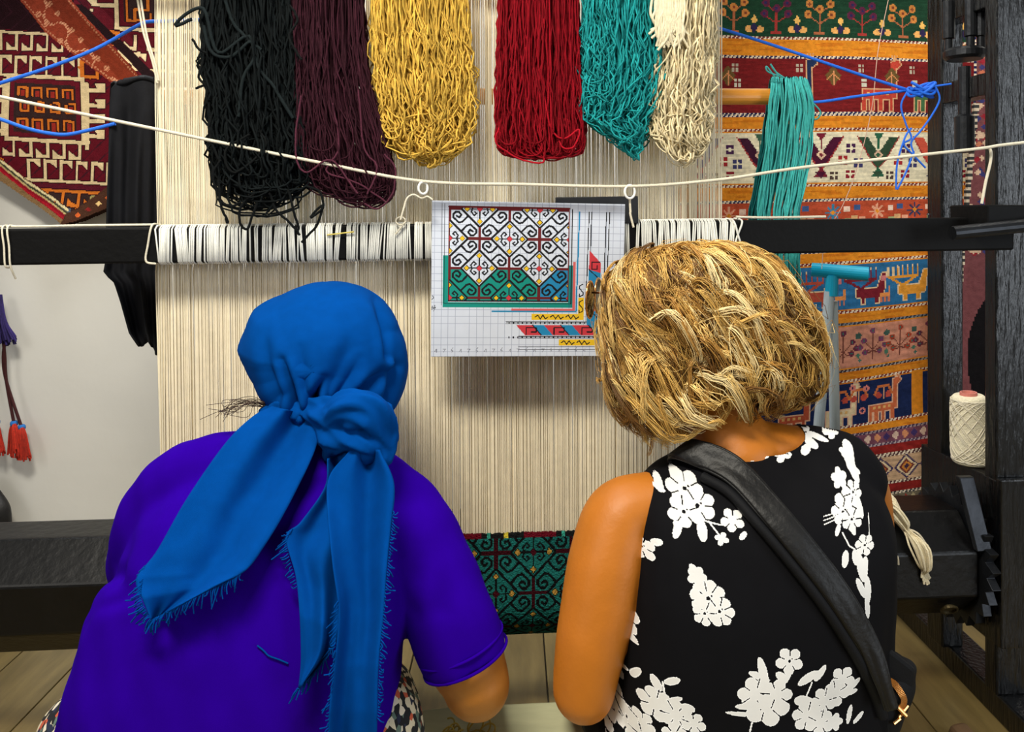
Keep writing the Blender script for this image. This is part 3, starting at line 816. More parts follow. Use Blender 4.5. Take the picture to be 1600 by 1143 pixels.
# bound hem along the lower left and the turned lower right
cv.poly([(-90, 176), (0, 256), (42, 292), (108, 334), (100, 352), (-90, 352)], (124, 16, 30))
def hem(o, w, c): 
    P = [(-90, 170 + o), (0, 250 + o), (44, 288 + o), (110, 330 + o)]
    cv.line(P, w, c)
hem(-2, 4, (200, 184, 140)); hem(3, 4, (60, 60, 44)); hem(6, 2.5, (170, 150, 100)); hem(24, 12, (120, 92, 60)); hem(14, 3, (150, 20, 34))
cv.poly([(108, 334), (120, 328), (180, 284), (300, 190), (300, 352), (100, 352)], (66, 40, 28))
for i in range(9): cv.dia(126 + i * 15, 336 - i * 9, 5, 4, [(196, 90, 40), (120, 30, 30), (214, 180, 120)][i % 3])
tgt = [lin(CRE), lin(ORA)]
lm = np.zeros(cv.X.shape, bool)
for t_ in tgt: lm |= np.abs(cv.C - t_).sum(-1) < 1e-6
dl = lm.copy()
for dx, dy in ((1, 0), (-1, 0), (0, 1), (0, -1)): dl |= np.roll(lm, (dy, dx), (0, 1))
cv.put(dl & ~lm & ~sm & (Y0 < 330), (38, 8, 14))
cv.mask &= cv.inpoly([(-90, -70), (300, -70), (300, 235), (175, 322), (124, 345), (104, 351), (90, 342), (42, 312), (0, 281), (-90, 212)])
DK_ = 2.20
def mkil(x, y):
    fold = 0.012 * np.clip(1 - np.abs((x - 70 - (y + 40) * .95)) / 40, 0, 1) + 0.02 * np.clip((y - 300) / 50, 0, 1) * np.clip(1 - np.abs(x - 108) / 60, 0, 1)
    d = DK_ - fold + .006 * np.sin(x * .03 + y * .02)
    return np.stack([(x - 800) / F * DK_, d, HC - (y - HZ) / F * DK_], 1)
tag(panel('kilim_bag', cv, mkil, m_kil, None, thick=0.05), 'dark red kilim bag with cream hook motifs hanging point down on the wall', 'kilim')

# ================================================================== skeins hanging from the yarn rod
def ymat(name, c, var=.18, sheen=0.0): return mat(name, c, 0.9, var, 120, 0.6, 900, spec=0.15, sheen=sheen, attr=True)
VS = -0.085                      # skeins hang this far in front of the warp
def skein(name, col, prof, n, r, wav, label, spread, spec=0.12, seed=1, vs=VS, thick=0.03, top=-70, curl=0.0, loose=0.0, skewbot=0.0):
    """prof: rows (py, left px, right px); strands are loops: down the front, round the bottom, up the back"""
    g = np.random.default_rng(seed); prof = np.array(prof, float); ybot = prof[-1, 0]
    paths = []; cols = []; base = lin(col); n = int(n * 1.45); r = r * .80
    M = 40
    for i in range(n):
        a, b = g.random(), g.random()
        layer = g.uniform(-1, 1)
        if g.random() < .7: b = np.clip(a + g.normal() * .22, 0, 1)
        yb = ybot - abs(g.normal()) * spread - g.random() * spread * .5
        # shorter at the rim so that the end is rounded
        yb -= (abs((a + b) / 2 - .5 - skewbot) * 2) ** 2 * spread * 1.1
        t = np.linspace(0, 1, M)
        y = np.where(t < .5, top + (yb - top) * np.sin(np.minimum(t * 2, 1) * math.pi / 2) ** .9, top + (yb - top) * np.sin(np.minimum((1 - t) * 2, 1) * math.pi / 2) ** .9)
        w = 0.5 - 0.5 * np.cos(np.clip((t - .40) / .20, 0, 1) * math.pi)
        f = a * (1 - w) + b * w
        L = np.interp(y, prof[:, 0], prof[:, 1]); R = np.interp(y, prof[:, 0], prof[:, 2])
        ph = g.uniform(0, 6.28, 6); k = g.uniform(.7, 1.35); wv_ = wav * g.choice([.35, .7, 1.0, 1.5])
        yy = y * k
        px = L + (R - L) * f + wv_ * (np.sin(yy * .045 + ph[0]) + .8 * np.sin(yy * .11 + ph[1]) + .55 * curl * np.sin(yy * .26 + ph[2])) * np.clip((y + 60) / 120, 0.15, 1)
        py = y + wav * .5 * np.sin(px * .13 + ph[4]) * curl
        round_ = math.sqrt(max(0.05, 1 - (2 * a - 1) ** 2))
        vv = vs + layer * thick * round_ + (w - .5) * .012 + .0022 * wav * np.sin(yy * .09 + ph[3])
        k_ = (px - 800) / F
        u = (k_ * (1.5 + CY * vv) + SY * vv) / (CY - SY * k_); d = 1.5 + SY * u + CY * vv
        paths.append(np.stack([CY * u - SY * vv, d, HC - (py - HZ) / F * d], 1))
        cols.append(base * math.exp(g.normal() * .16))
    m = ymat('yarn_' + name, col)
    o = yarn(name, paths, [r * g.uniform(.8, 1.2) for _ in paths], m, None, 4, cols)
    tag(o, label, 'yarn skein', 'skeins hanging above the loom')
    # the tie that gathers the skein on its rod
    return o, m
def strand(o, m, pts, r, col, v=-0.118, segs=40, jit=1.0, seed=0):
    P = cat_rom([PL(x, y, v) for x, y in pts], segs); g = np.random.default_rng(seed)
    P += np.cumsum(g.normal(size=P.shape) * .0004 * jit, 0)
    return yarn('loose_strand', [P], r, m, o, 5, [lin(col)])

blk, mb_ = skein('black_skein', (13, 19, 21), [(-70, 318, 446), (30, 318, 452), (100, 318, 458), (150, 326, 462), (240, 332, 474), (300, 338, 486), (345, 345, 480)], 170, .0021, 4.2,
                 'black wool skein with ragged loose ends at far left of the row', 50, seed=3, curl=.6)
for k, pts in enumerate([[(300, 30), (275, 40), (290, 22), (318, 14), (330, 60), (345, 85), (390, 60), (405, 110), (430, 140), (460, 190)],
                         [(318, 40), (330, 80), (360, 90), (392, 66), (398, 90), (380, 120), (372, 180)], [(352, 0), (368, 40), (392, 66), (410, 80)],
                         [(345, 250), (332, 272), (345, 310), (362, 322), (378, 315)], [(342, 280), (345, 320), (355, 345), (352, 340)],
                         [(400, 300), (378, 320), (380, 350), (392, 352), (405, 310)], [(420, 300), (432, 330), (455, 352), (470, 366)], [(450, 295), (462, 330), (470, 352), (466, 358)],
                         [(480, 290), (500, 300), (505, 325), (485, 340), (502, 322), (494, 352), (470, 378)], [(300, 60), (310, 75), (322, 82)], [(318, 92), (312, 120), (320, 128), (308, 136)], [(452, 8), (466, 30), (452, 60), (470, 96)],
                         [(330, 180), (326, 210), (340, 250)], [(390, 210), (350, 235), (362, 270), (410, 230), (400, 200)]]):
    strand(blk, mb_, pts, .0030 if k < 3 else .0022, (24, 32, 34) if k < 3 else (12, 15, 16), seed=k)
prp, mp_ = skein('plum_skein', (58, 24, 36), [(-70, 458, 566), (60, 458, 568), (150, 458, 582), (230, 460, 606), (290, 478, 616), (328, 505, 612)], 175, .0016, 2.6,
                 'dark plum wool skein between the black and yellow ones', 26, seed=4, curl=.5, skewbot=.12)
for k, pts in enumerate([[(470, 150), (462, 230), (480, 270), (520, 250), (560, 300)], [(600, 240), (616, 262), (612, 300), (590, 325), (570, 318)], [(520, 160), (530, 230), (510, 270), (560, 290), (600, 318)], [(560, 140), (570, 230), (590, 260), (575, 300)]]):
    strand(prp, mp_, pts, .0017, (84, 40, 56), seed=20 + k)
yel, my_ = skein('yellow_skein', (218, 178, 78), [(-70, 582, 724), (30, 584, 728), (120, 590, 734), (180, 598, 738), (220, 606, 732), (262, 632, 706)], 190, .0019, 4.6,
                 'golden yellow wool skein hanging above the patterned chart', 26, seed=5, curl=1.3)
red, mr_ = skein('red_skein', (136, 8, 24), [(-70, 782, 902), (80, 780, 904), (160, 778, 908), (210, 778, 911), (252, 784, 910)], 165, .0017, 2.4,
                 'deep red wool skein beside the turquoise one above the loom', 10, seed=6, curl=.4)
for k, pts in enumerate([[(850, 150), (862, 200), (880, 215), (905, 200), (898, 225), (880, 228), (872, 216)], [(780, 200), (774, 222), (790, 235), (820, 250), (848, 252), (852, 235)]]):
    strand(red, mr_, pts, .0017, (176, 18, 36), seed=40 + k)
tea, mt_ = skein('turquoise_skein', (34, 156, 158), [(-70, 918, 1030), (40, 914, 1040), (100, 914, 1046), (150, 910, 1036), (186, 908, 1012), (215, 948, 1006), (256, 976, 1002)], 175, .0018, 5.0,
                 'turquoise crinkled wool skein tapering to a point above the chart', 42, seed=8, curl=1.4, skewbot=.18)
cre, mc_ = skein('cream_skein', (232, 216, 176), [(-70, 1024, 1116), (40, 1026, 1114), (80, 1034, 1112), (150, 1020, 1106), (210, 1020, 1104), (262, 1052, 1100)], 150, .0020, 4.6,
                 'cream undyed wool skein at the right end of the row', 30, seed=9, curl=1.3)
cutp = []
for k in range(46):                      # the cut ends that stand off the cream skein
    x = rng.uniform(1028, 1066); L_ = rng.uniform(50, 84) - abs(x - 1050) * .5
    cutp.append(cat_rom([PL(x, -40, -.118), PL(x + rng.normal() * 4, 10, -.124), PL(x + rng.normal() * 6, L_ * .7, -.126), PL(x + rng.normal() * 9, L_, -.122)], 18))
yarn('cut_ends', cutp, .0024, mc_, cre, 6, [lin((238, 226, 192)) * rng.uniform(.85, 1.05) for _ in cutp])

# the skein hung over the end of the lease rod
g = np.random.default_rng(12); paths = []; cols = []
for i in range(150):
    f, lay = g.random(), g.random()
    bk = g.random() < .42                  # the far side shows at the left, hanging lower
    ph = g.uniform(0, 6.28, 3)
    ys = np.linspace(120, 470, 40)
    Lx = np.interp(ys, [120, 170, 250, 330, 470], [1206, 1202, 1196, 1184, 1188]); Rx = np.interp(ys, [120, 170, 250, 330, 470], [1262, 1274, 1266, 1250, 1250])
    if bk: Lx = Lx - np.interp(ys, [120, 200, 330], [0, 8, 12]); Rx = Rx - np.interp(ys, [120, 200, 330], [6, 30, 50])
    px = Lx + (Rx - Lx) * f + 1.6 * np.sin(ys * .03 + ph[0]) + 1.0 * np.sin(ys * .09 + ph[1])
    v = (.062 - .016 * lay) if not bk else (.108 + .016 * lay)
    arch = np.clip((ys - 120) / 22, 0, 1)
    vv = .085 + (v - .085) * np.sqrt(arch)
    P = np.array([tuple(PL(a, b, c)) for a, b, c in zip(px, ys + 6 * (1 - arch) * g.random(), vv)])
    paths.append(P); cols.append(lin((66, 172, 168) if not bk else (20, 100, 102)) * math.exp(g.normal() * .14))  # same yarn, far side given a darker colour to paint its shade
for pts in ([(1212, 122), (1198, 104), (1200, 112), (1220, 120)], [(1216, 118), (1204, 100), (1212, 112), (1226, 122)], [(1270, 160), (1282, 175), (1276, 186), (1264, 184)]):
    paths.append(cat_rom([PL(a, b, .05) for a, b in pts], 24)); cols.append(lin((70, 160, 158)))
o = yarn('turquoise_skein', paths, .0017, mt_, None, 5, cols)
tag(o, 'turquoise skein slung over the right end of the wooden rod', 'yarn skein')

# ================================================================== strings and rings
def PLs(pts, v): return [PL(a, b, v) for a, b in pts]
m_blue = mat('blue_cord', (26, 106, 226), 0.55, .12, 300, .5, 900)
cord('line_string', PLs([(-80, 134), (0, 151), (250, 203), (500, 254), (660, 283), (820, 288), (985, 291), (1120, 281), (1250, 262), (1400, 246), (1530, 232), (1570, 226), (1680, 214)], -0.118), .0028, m_str,
     'long cream string stretched across the loom in front of the skeins', 'string', 8, 120)
cord('string_tail', PLs([(1530, 232), (1546, 232), (1548, 250), (1540, 285), (1534, 318)], -0.105), .0026, m_str, 'short cream string end hanging beside the front right post', 'string')
cord('top_string', PLs([(205, -60), (215, 0), (224, 50), (238, 95), (246, 130)], -0.01), .0020, m_str, 'doubled white string slanting down at the left warp edge, outer one', 'string')
cord('top_string', PLs([(212, -60), (220, 0), (230, 58), (242, 98), (248, 126)], -0.012), .0020, m_str, 'doubled white string slanting down at the left warp edge, inner one', 'string')
cord('blue_rope', PLs([(-90, 160), (0, 130), (80, 104), (150, 76), (215, 40), (232, 34), (262, 33), (330, 30)], 0.05), .0035, m_blue, 'bright blue cord rising to the left edge of the warp', 'cord')
cord('blue_rope', PLs([(-80, 160), (0, 186), (40, 200), (75, 208), (105, 210), (140, 203), (180, 193)], 0.05), .0035, m_blue, 'bright blue cord sagging across the kilim to the black cloth', 'cord')
cord('blue_rope', PLs([(1095, 38), (1120, 43), (1200, 68), (1280, 95), (1360, 122), (1420, 141)], 0.06), .0032, m_blue, 'bright blue cord running from the warp down to the knot on the post', 'cord')
cord('blue_rope', PLs([(1262, 160), (1290, 158), (1350, 149), (1420, 141)], 0.06), .0030, m_blue, 'bright blue cord running from the slung skein to the knotted end', 'cord')
kn = []
for k in range(5):
    a = rng.uniform(0, 6.28, 3); t = np.linspace(0, 7, 40)
    kn.append(np.array([tuple(PL(1440 + 24 * np.cos(q * .9 + a[0]) * .9, 140 + 6 * np.sin(q * 1.7 + a[1]) - (12 * np.cos(q * .45)) * .5, .055 + .008 * np.sin(q * 1.3 + a[2]))) for q in t]))
knot = yarn('cord_knot', kn, .0030, m_blue, None, 7); tag(knot, 'tangled blue cord knot tied to the rear right post', 'knot')
for pts in ([(1418, 142), (1408, 165), (1416, 195), (1424, 215), (1412, 225), (1425, 240), (1446, 262)], [(1462, 135), (1468, 155), (1456, 180), (1438, 205), (1424, 222), (1428, 240)],
            [(1424, 200), (1414, 215), (1402, 255), (1400, 296)], [(1428, 236), (1416, 268), (1402, 296)], [(1440, 138), (1465, 134), (1486, 131)]):
    yarn('cord_end', [cat_rom(PLs(pts, .05), 40)], .0020, m_blue, knot, 6)
cord('thin_thread', PLs([(1388, 0), (1372, 80), (1362, 170), (1340, 260), (1318, 318), (1290, 370), (1284, 420)], .2), .0009, mat('pale_thread', (206, 170, 150), .9), 'fine pale thread hanging down in front of the animal rug', 'thread', 5)

m_ring = mat('white_plastic', (238, 238, 234), .35, .02)
def ring(px, py, r, tilt, label):
    c = PL(px, py, -.118); t = np.linspace(0, 2 * math.pi, 41)[:-1]
    ax = Vector((math.cos(tilt), math.sin(tilt), 0))
    n = 10; V = []; Fc = []
    for i, a in enumerate(t):
        rd = ax * math.cos(a) + Vector((0, 0, 1)) * math.sin(a) * 1.25
        nn = ax.cross(Vector((0, 0, 1)))
        for j in range(n):
            b = 2 * math.pi * j / n
            V.append(c + rd * r + (rd.normalized() * math.cos(b) + nn * math.sin(b)) * .0022)
    for i in range(40):
        for j in range(n): Fc.append((i * n + j, i * n + (j + 1) % n, ((i + 1) % 40) * n + (j + 1) % n, ((i + 1) % 40) * n + j))
    o = MB().add(V, Fc).build('curtain_ring', m_ring, None, smooth=True); return tag(o, label, 'ring', 'white rings on the string')
ring(661, 293.5, .0082, .45, 'small white ring on the string left of the chart')
ring(984, 299.5, .0092, .2, 'small white ring on the string at right of the chart')
cord('ring_string', PLs([(676, 312), (668, 307), (661, 309), (657, 309), (646, 304), (636, 310), (631, 325), (626, 343)], -.115), .0018, m_str, 'cream string looped from the left ring down to the bar', 'string')
o = cord('ring_string', PLs([(984, 311), (985, 330), (985, 335), (990, 355)], -.112), .0020, m_str, 'cream string hanging from the right ring to the bar', 'string')
t = np.linspace(0, 6.6, 30)
cord('string_loop', [PL(626 + 7.5 * math.cos(a), 345 + 6 * math.sin(a), -.07) for a in t] + [PL(618, 366, -.068)], .0016, m_str, 'tiny thread loop knotted on top of the white heddle loops', 'thread', 6, 50)

# ================================================================== design chart and the board behind it
m_board = mat('black_board', (22, 24, 28), .45, .1)
b = MB(); P = [PL(868, 308, -.0655), PL(997, 306, -.0655), PL(998, 349, -.066), PL(868, 349, -.066)]
dv = Vector(LU(0, .004, 0)) - Vector(LU(0, 0, 0))
b.hexa([P[3], P[2], P[2] + dv, P[3] + dv, P[0], P[1], P[1] + dv, P[0] + dv])
tag(b.build('clipboard', m_board, None, bevel=.0015), 'black clipboard behind the paper chart, its rounded corner showing', 'clipboard')

m_paper = mat('chart_paper', (0, 0, 0), .8, .03, 40, attr=True, spec=.2)
cv = Canvas(0, 0, 302, 246, .82, (205, 212, 226))
X, Y = cv.X, cv.Y
gl = ((X - 4) % 11.2 < .8) | ((Y - 3) % 11.2 < .8); cv.put(gl, (160, 168, 188))
BK, TE, BL, RE, YE, BR = (22, 22, 28), (18, 136, 124), (34, 128, 176), (196, 56, 66), (226, 184, 36), (98, 30, 34)
ox, oy = 0.0, 0.0
fx0, fx1, fy0, fy1 = 27, 215, 9, 158
infield = (X > fx0) & (X < fx1) & (Y > fy0) & (Y < fy1)
hf = hookfield(X - 75, Y - 59, 47)
cd = 47 * 1.0
dm = np.minimum(*[np.abs(((X - 75) + a) % 94 - 47) + np.abs(((Y - 59) + b) % 94 - 47) for a, b in ((0, 47), (47, 0))])
lowd = (np.abs(((X - 75) + 47) % 94 - 47) + np.abs(Y - 106) < 28)
cv.put(infield & (Y > 106) & ~lowd & (X < 168), TE); cv.put(infield & (Y > 106) & ~lowd & (X >= 168), BL)
for c, cl in ((1, BK), (2, BR), (3, RE), (4, YE)): cv.put(infield & (hf == c), cl)
cv.line([(27, 9), (215, 9)], 2.6, BR); cv.line([(27, 9), (27, 158)], 1.6, BR); cv.line([(215, 9), (215, 158)], 1.8, BR); cv.line([(27, 158), (215, 158)], 2.6, BK)
cv.rect(18, 86, 26, 168, TE); cv.rect(18, 160, 221, 168, TE); cv.rect(216, 100, 222, 168, (24, 120, 120)); cv.line([(16, 5), (16, 164)], 1.6, BK); cv.line([(20, 5), (20, 162), (220, 162), (220, 10)], 1.4, BK)
cv.rect(222, 94, 226, 174, (206, 96, 96)); cv.rect(126, 170, 226, 174, (206, 96, 96)); cv.line([(231, 14), (228, 174), (96, 174)], 2.4, BL)
for xx in (246, 250, 273, 278): cv.line([(xx, 14), (xx - 3, 170)], 1.5, BK)
# yellow running-hook guard border
cv.rect(158, 178, 240, 188, YE); cv.rect(231, 152, 240, 188, YE); cv.rect(202, 219, 262, 229, YE)
for x in list(range(164, 226, 24)): cv.line([(x, 183), (x + 4, 180), (x + 8, 186), (x + 12, 180), (x + 16, 186), (x + 20, 183)], 1.7, BK)
for x in (206, 230): cv.line([(x, 224), (x + 4, 221), (x + 8, 227), (x + 12, 221), (x + 16, 227), (x + 20, 224)], 1.7, BK)
for y in (130, 156): cv.line([(238, y), (233, y + 3), (233, y + 7), (239, y + 14), (238, y + 18), (233, y + 20), (233, y + 16)], 1.7, BK)
# red and blue hooked border
for (y0, y1) in ((191, 194), (214, 217)):
    cv.line([(118 + (20 if y0 > 200 else 0), y0), (262, y0)], 1, BK); cv.line([(118 + (20 if y0 > 200 else 0), y1), (262, y1)], 1, BK)
    for x in range(122, 262, 7): cv.rect(x, y0, x + 2, y1, BK)
cv.poly([(134, 196), (262, 196), (262, 212), (150, 212)], BL)
for x in (134, 178, 222):
    cv.poly([(x, 196), (x + 26, 196), (x + 40, 212), (x + 14, 212)], RE)
    cv.line([(x + 16, 211), (x + 16, 200), (x + 32, 200), (x + 32, 207), (x + 24, 207)], 1.8, BK); cv.line([(x + 26, 196), (x + 40, 212)], 1.6, BK)
cv.poly([(248, 76), (266, 96), (266, 196), (245, 196)], BL)
for y in (76, 140):
    cv.poly([(248, y), (266, y + 20), (266, y + 36), (247, y + 30)], RE)
    cv.line([(264, y + 18), (252, y + 18), (252, y + 30), (260, y + 30), (260, y + 24)], 1.8, BK); cv.line([(247, y + 30), (264, y + 46)], 1.6, BK)
cv.line([(244, 150), (244, 190)], 1.2, BK); cv.line([(138, 231), (262, 231)], 1, BK); cv.line([(138, 235), (262, 235)], 1, BK)
# pencilled numbers along the foot and margin
PN = (120, 124, 138)
for i, x in enumerate(range(6, 246, 13)):
    y = 238 - (i % 3)
    for seg in ([(x, y), (x + 3, y - 4), (x + 3, y + 1)], [(x, y - 3), (x + 4, y - 3), (x + 1, y + 2)], [(x + 3, y - 4), (x, y), (x + 3, y + 1), (x + 1, y + 3)])[i % 3:i % 3 + 1]: cv.line(seg, .9, PN)
cv.line([(2, 150), (4, 153), (1, 156)], 1, BK); cv.line([(2, 166), (1, 172)], 1, BK); cv.line([(6, 165), (3, 170), (7, 168), (4, 174)], 1, BK)
def mchart(x, y):
    a, b = x / 302, y / 246
    c0, c1, c2, c3 = (675, 313), (977, 319), (673, 557), (972, 556)
    px = (c0[0] * (1 - a) + c1[0] * a) * (1 - b) + (c2[0] * (1 - a) + c3[0] * a) * b
    py = (c0[1] * (1 - a) + c1[1] * a) * (1 - b) + (c2[1] * (1 - a) + c3[1] * a) * b
    v = -.078 - .006 * np.sin(a * 3.1) - .012 * np.clip(b - .4, 0, 1) ** 2 - .006 * np.exp(-((b - 0) / .04) ** 2)
    k = (px - 800) / F; u = (k * (1.5 + CY * v) + SY * v) / (CY - SY * k); d = 1.5 + SY * u + CY * v
    return np.stack([CY * u - SY * v, d, HC - (py - HZ) / F * d], 1)
tag(panel('design_chart', cv, mchart, m_paper, None, thick=.0008, smooth=True), 'squared paper with a coloured hook carpet pattern pinned to the black bar', 'paper chart')

# ================================================================== left wall things
# black cloth slung over the left end of the rod
m_blkc = mat('black_cloth', (19, 20, 25), .85, .15, 60, .3, 900, spec=.2)
s = np.linspace(0, 1, 60); tt = np.linspace(0, 1, 44)
ys = np.interp(s, [0, .06, .12, 1], [150, 128, 122, 535])
prof_y = [120, 135, 160, 300, 355, 410, 425, 440, 470, 520, 560]
prof_l = [190, 174, 171, 168, 167, 166, 163, 180, 190, 204, 232]
prof_r = [238, 248, 256, 250, 250, 250, 250, 250, 250, 250, 251]
G = np.zeros((60, 44, 3))
for i, y in enumerate(ys):
    L, R = np.interp(y, prof_y, prof_l), np.interp(y, prof_y, prof_r)
    for j, f in enumerate(tt):
        yy = y + (18 * f * f + 6 * math.sin(f * 9)) * (1 if y > 400 else 0) * np.clip((y - 400) / 80, 0, 1)
        v = .085 - .022 - .010 * math.sin(f * 11 + y * .004) * np.clip((y - 118) / 60, 0.15, 1) - .006 * math.sin(f * 23 + 2) * np.clip((y - 150) / 100, 0, 1)
        if i < 10: yy += 7 * math.sin(f * 5.5 + 1) * (1 - i / 10)
        if i < 4: v = .085 + .022 - i * .011; yy = [150, 132, 124, 122][i] + 7 * math.sin(f * 5.5 + 1) * (1 - i / 10)
        G[i, j] = PL(L + (R - L) * f, yy, v)
idx = np.arange(60 * 44).reshape(60, 44)
o = obj('black_cloth', fastmesh('black_cloth', G.reshape(-1, 3), np.stack([idx[:-1, :-1], idx[1:, :-1], idx[1:, 1:], idx[:-1, 1:]], -1).reshape(-1, 4)), m_blkc)
sm_ = o.modifiers.new('thick', 'SOLIDIFY'); sm_.thickness = .003
tag(o, 'black cloth draped over the rod end behind the left of the bar', 'cloth')

# tassels on the wall
m_tas = mat('red_wool', (176, 44, 24), .95, .25, 150, .5, 600, attr=True); m_tcord = mat('tassel_cord', (60, 20, 22), .9, .2, 200, .4, 700)
def tassel(name, top, mid, ends, label, purple=True):
    t = thing(name, label, 'tassel', tuple(W(top[0], top[1] + 250, 2.245)), 'tassels on the wall')
    D = 2.225
    for e in ends:
        yarn('cord', [cat_rom([W(top[0] + (e[0] - mid[0]) * .5, top[1], D), W(mid[0] - (e[0] - mid[0]) * .2, (top[1] + mid[1]) / 2, D - .004), W(mid[0], mid[1], D), W(e[0], e[1], D)], 20)], .0042, m_tcord, t, 7)
        ps = []
        for k in range(46):
            a = rng.uniform(0, 6.28); r0, r1 = rng.uniform(.3, 1) * 7, rng.uniform(.6, 1) * 13
            ps.append(cat_rom([W(e[0] + .3 * r0 * math.cos(a), e[1] - 2, D + .004 * math.sin(a)), W(e[0] + r0 * math.cos(a), e[1] + 12, D + .012 * math.sin(a) - .006), W(e[0] + r1 * math.cos(a) + 3, e[1] + 46 + rng.normal() * 3, D + .016 * math.sin(a) - .006)], 10))
        yarn('wool_tuft', ps, .0026, m_tas, t, 5, [lin((178, 42, 24)) * rng.uniform(.6, 1.15) for _ in ps])
        MB().lathe(W(e[0], e[1] + 3, D), (0, 0, 1), [(.008, 0), (.010, .004), (.010, .010), (.007, .014)], 14).build('binding', mat('blue_binding', (30, 100, 170), .8), t, smooth=True)
    if purple:
        ps = []
        for k in range(70):
            a = rng.uniform(0, 6.28); q = rng.uniform(.2, 1)
            ps.append(cat_rom([W(top[0] + 4 * math.cos(a), top[1] - 60, D + .005 * math.sin(a)), W(top[0] + 12 * q * math.cos(a), top[1] - 20, D - .01 + .018 * q * math.sin(a)), W(top[0] + 26 * q * math.cos(a) + 4, top[1] + 14 + rng.normal() * 4, D - .01 + .025 * q * math.sin(a))], 10))
        yarn('purple_tuft', ps, .003, m_tas, t, 5, [lin((44, 32, 92)) * rng.uniform(.6, 1.2) for _ in ps])
    return t
tassel('wall_tassel', (-2, 520), (10, 595), [(22, 662), (34, 668)], 'hanging pair of red wool tassels below a purple tuft on the left wall')
tassel('wall_tassel', (-26, 520), (-22, 590), [(-6, 660)], 'red wool tassel cut off by the left picture edge', False)
# black leather pouch low on the left wall
o = obj('black_pouch', fuse([sweep([W(-30, 760, 2.2), W(-12, 800, 2.19), W(-6, 838, 2.185)], [.035, .05, .042], squash=.6)], .005, 4), mat('black_leather', (16, 15, 16), .5, .2, 60, .2, 300))
o.name = 'black_pouch'; tag(o, 'rounded black pouch hanging low at the left picture edge', 'pouch')
ps = [cat_rom([W(-30 + rng.uniform(0, 30), 846, 2.18), W(-10 + rng.uniform(0, 20), 856 + rng.normal() * 2, 2.17), W(10 + rng.normal() * 8, 862 + rng.normal() * 2, 2.17)], 10) for k in range(20)]
o_ = yarn('pouch_fringe', ps, .002, m_str, o, 5)

# ================================================================== right side things
# grey tubes joined under a turquoise T handle
TD = 1.98
m_tube = mat('grey_pvc', (190, 204, 210), .4, .04); m_turq = mat('turquoise_plastic', (10, 168, 208), .35, .05)
st = thing('tube_stand', 'stand of two grey tubes under a turquoise T handle in front of the rug', 'stand', tuple(W(1295, 900, TD)))
def zf(px, d): return Vector(((px - 800) / F * d, d, .006))
MB().tube([W(1268, 421, TD + .02), W(1357, 428, TD - .03)], .0175, 20).build('handle', m_turq, st, smooth=False)
MB().tube([W(1300, 430, TD), W(1299, 462, TD)], .0155, 18).build('socket', m_turq, st)
MB().tube([W(1296, 455, TD), W(1285, 600, TD), W(1276, 700, TD), zf(1262, TD + .02)], .0125, 16).build('leg', m_tube, st)
MB().tube([W(1301, 470, TD + .022), W(1303, 600, TD + .022), W(1305, 700, TD + .024), zf(1306, TD + .05)], .0125, 16).build('leg', m_tube, st)
for o in st.children:
    pass
# yarn cone on the bearing board
m_cone = mat('cone_yarn', (232, 224, 196), .9, .1, 30, .7, 220, stretch=(1, 1, 4))
zt = PU(1545, 750, 0)[1]
cu, cvv = 0.985, 0.105
cn = thing('yarn_cone', 'cream yarn cone standing on the black loom board', 'yarn cone', tuple(LU(cu, cvv, zt + .001)))
prof = [(.034, 0), (.0385, .004), (.0395, .03), (.0375, .08), (.0350, .125), (.033, .138), (.028, .143)]
mb = MB(); mb.lathe(LU(cu, cvv, zt + .001), (-.06, 0, 1), prof, 32); mb.build('wound_yarn', m_cone, cn, smooth=True)
ps = []
for k in range(26):
    t = np.linspace(0, 1, 60); ph = rng.uniform(0, 6.28); sg = 1 if k % 2 else -1
    h = .006 + .128 * (0.5 - .5 * np.cos(t * 2 * math.pi + rng.uniform(0, 6.28))); rr = np.interp(h, [p[1] for p in prof], [p[0] for p in prof]) + .0006
    a = ph + sg * t * 7.5
    ps.append(np.stack([LU(cu, cvv, 0).x - .06 * h + rr * np.cos(a), LU(cu, cvv, 0).y + rr * np.sin(a), zt + .001 + h], 1))
yarn('yarn_turns', ps, .0011, m_str, cn, 5)
MB().lathe(LU(cu, cvv, zt + .138) + Vector((-.0083, 0, 0)), (-.06, 0, 1), [(.017, 0), (.0165, .012), (.013, .012), (.013, .002)], 20).build('paper_tube', mat('pink_card', (196, 120, 110), .8), cn)
# a hank of cream wool lying over the beam
m_hank = mat('hank_wool', (232, 218, 180), .95, .15, 120, .6, 700, attr=True)
hk = []
def on_oct(px, ang, off):       # point on the beam's skin
    u = PU(px, 860, .02)[0]; a = math.radians(ang); n8 = math.pi / 8
    r = BA / math.cos(((a + n8) % (math.pi / 4)) - n8) + off
    return LU(u, BV - r * math.cos(a), BZ + r * math.sin(a))
for k in range(60):
    a, b = rng.normal(), rng.normal()
    hk.append(cat_rom([on_oct(1370 + a * 5, 92 + b * 6, .014 + abs(a) * .010), on_oct(1392 + a * 7, 76 + b * 8, .022 + .012 * abs(b)), on_oct(1410 + a * 6, 60 + b * 6, .016 + .010 * abs(b)),
                       on_oct(1420 + a * 1.6, 45 + b, .010 + .003 * abs(b)), on_oct(1428 + a * 6, 30 + b, .014 + .008 * abs(b)), on_oct(1432 + a * 4, 14 + b, .012 + .006 * abs(b)), on_oct(1434 + a * 1.2, 8 + b * 2, .006), on_oct(1438 + a * 3, 0 + b * 3, .006)], 28))
hko = yarn('wool_hank', hk, .0022, m_hank, None, 5, [lin((234, 220, 184)) * rng.uniform(.8, 1.05) for _ in hk])
tag(hko, 'tied hank of cream wool lying over the right end of the beam', 'wool')
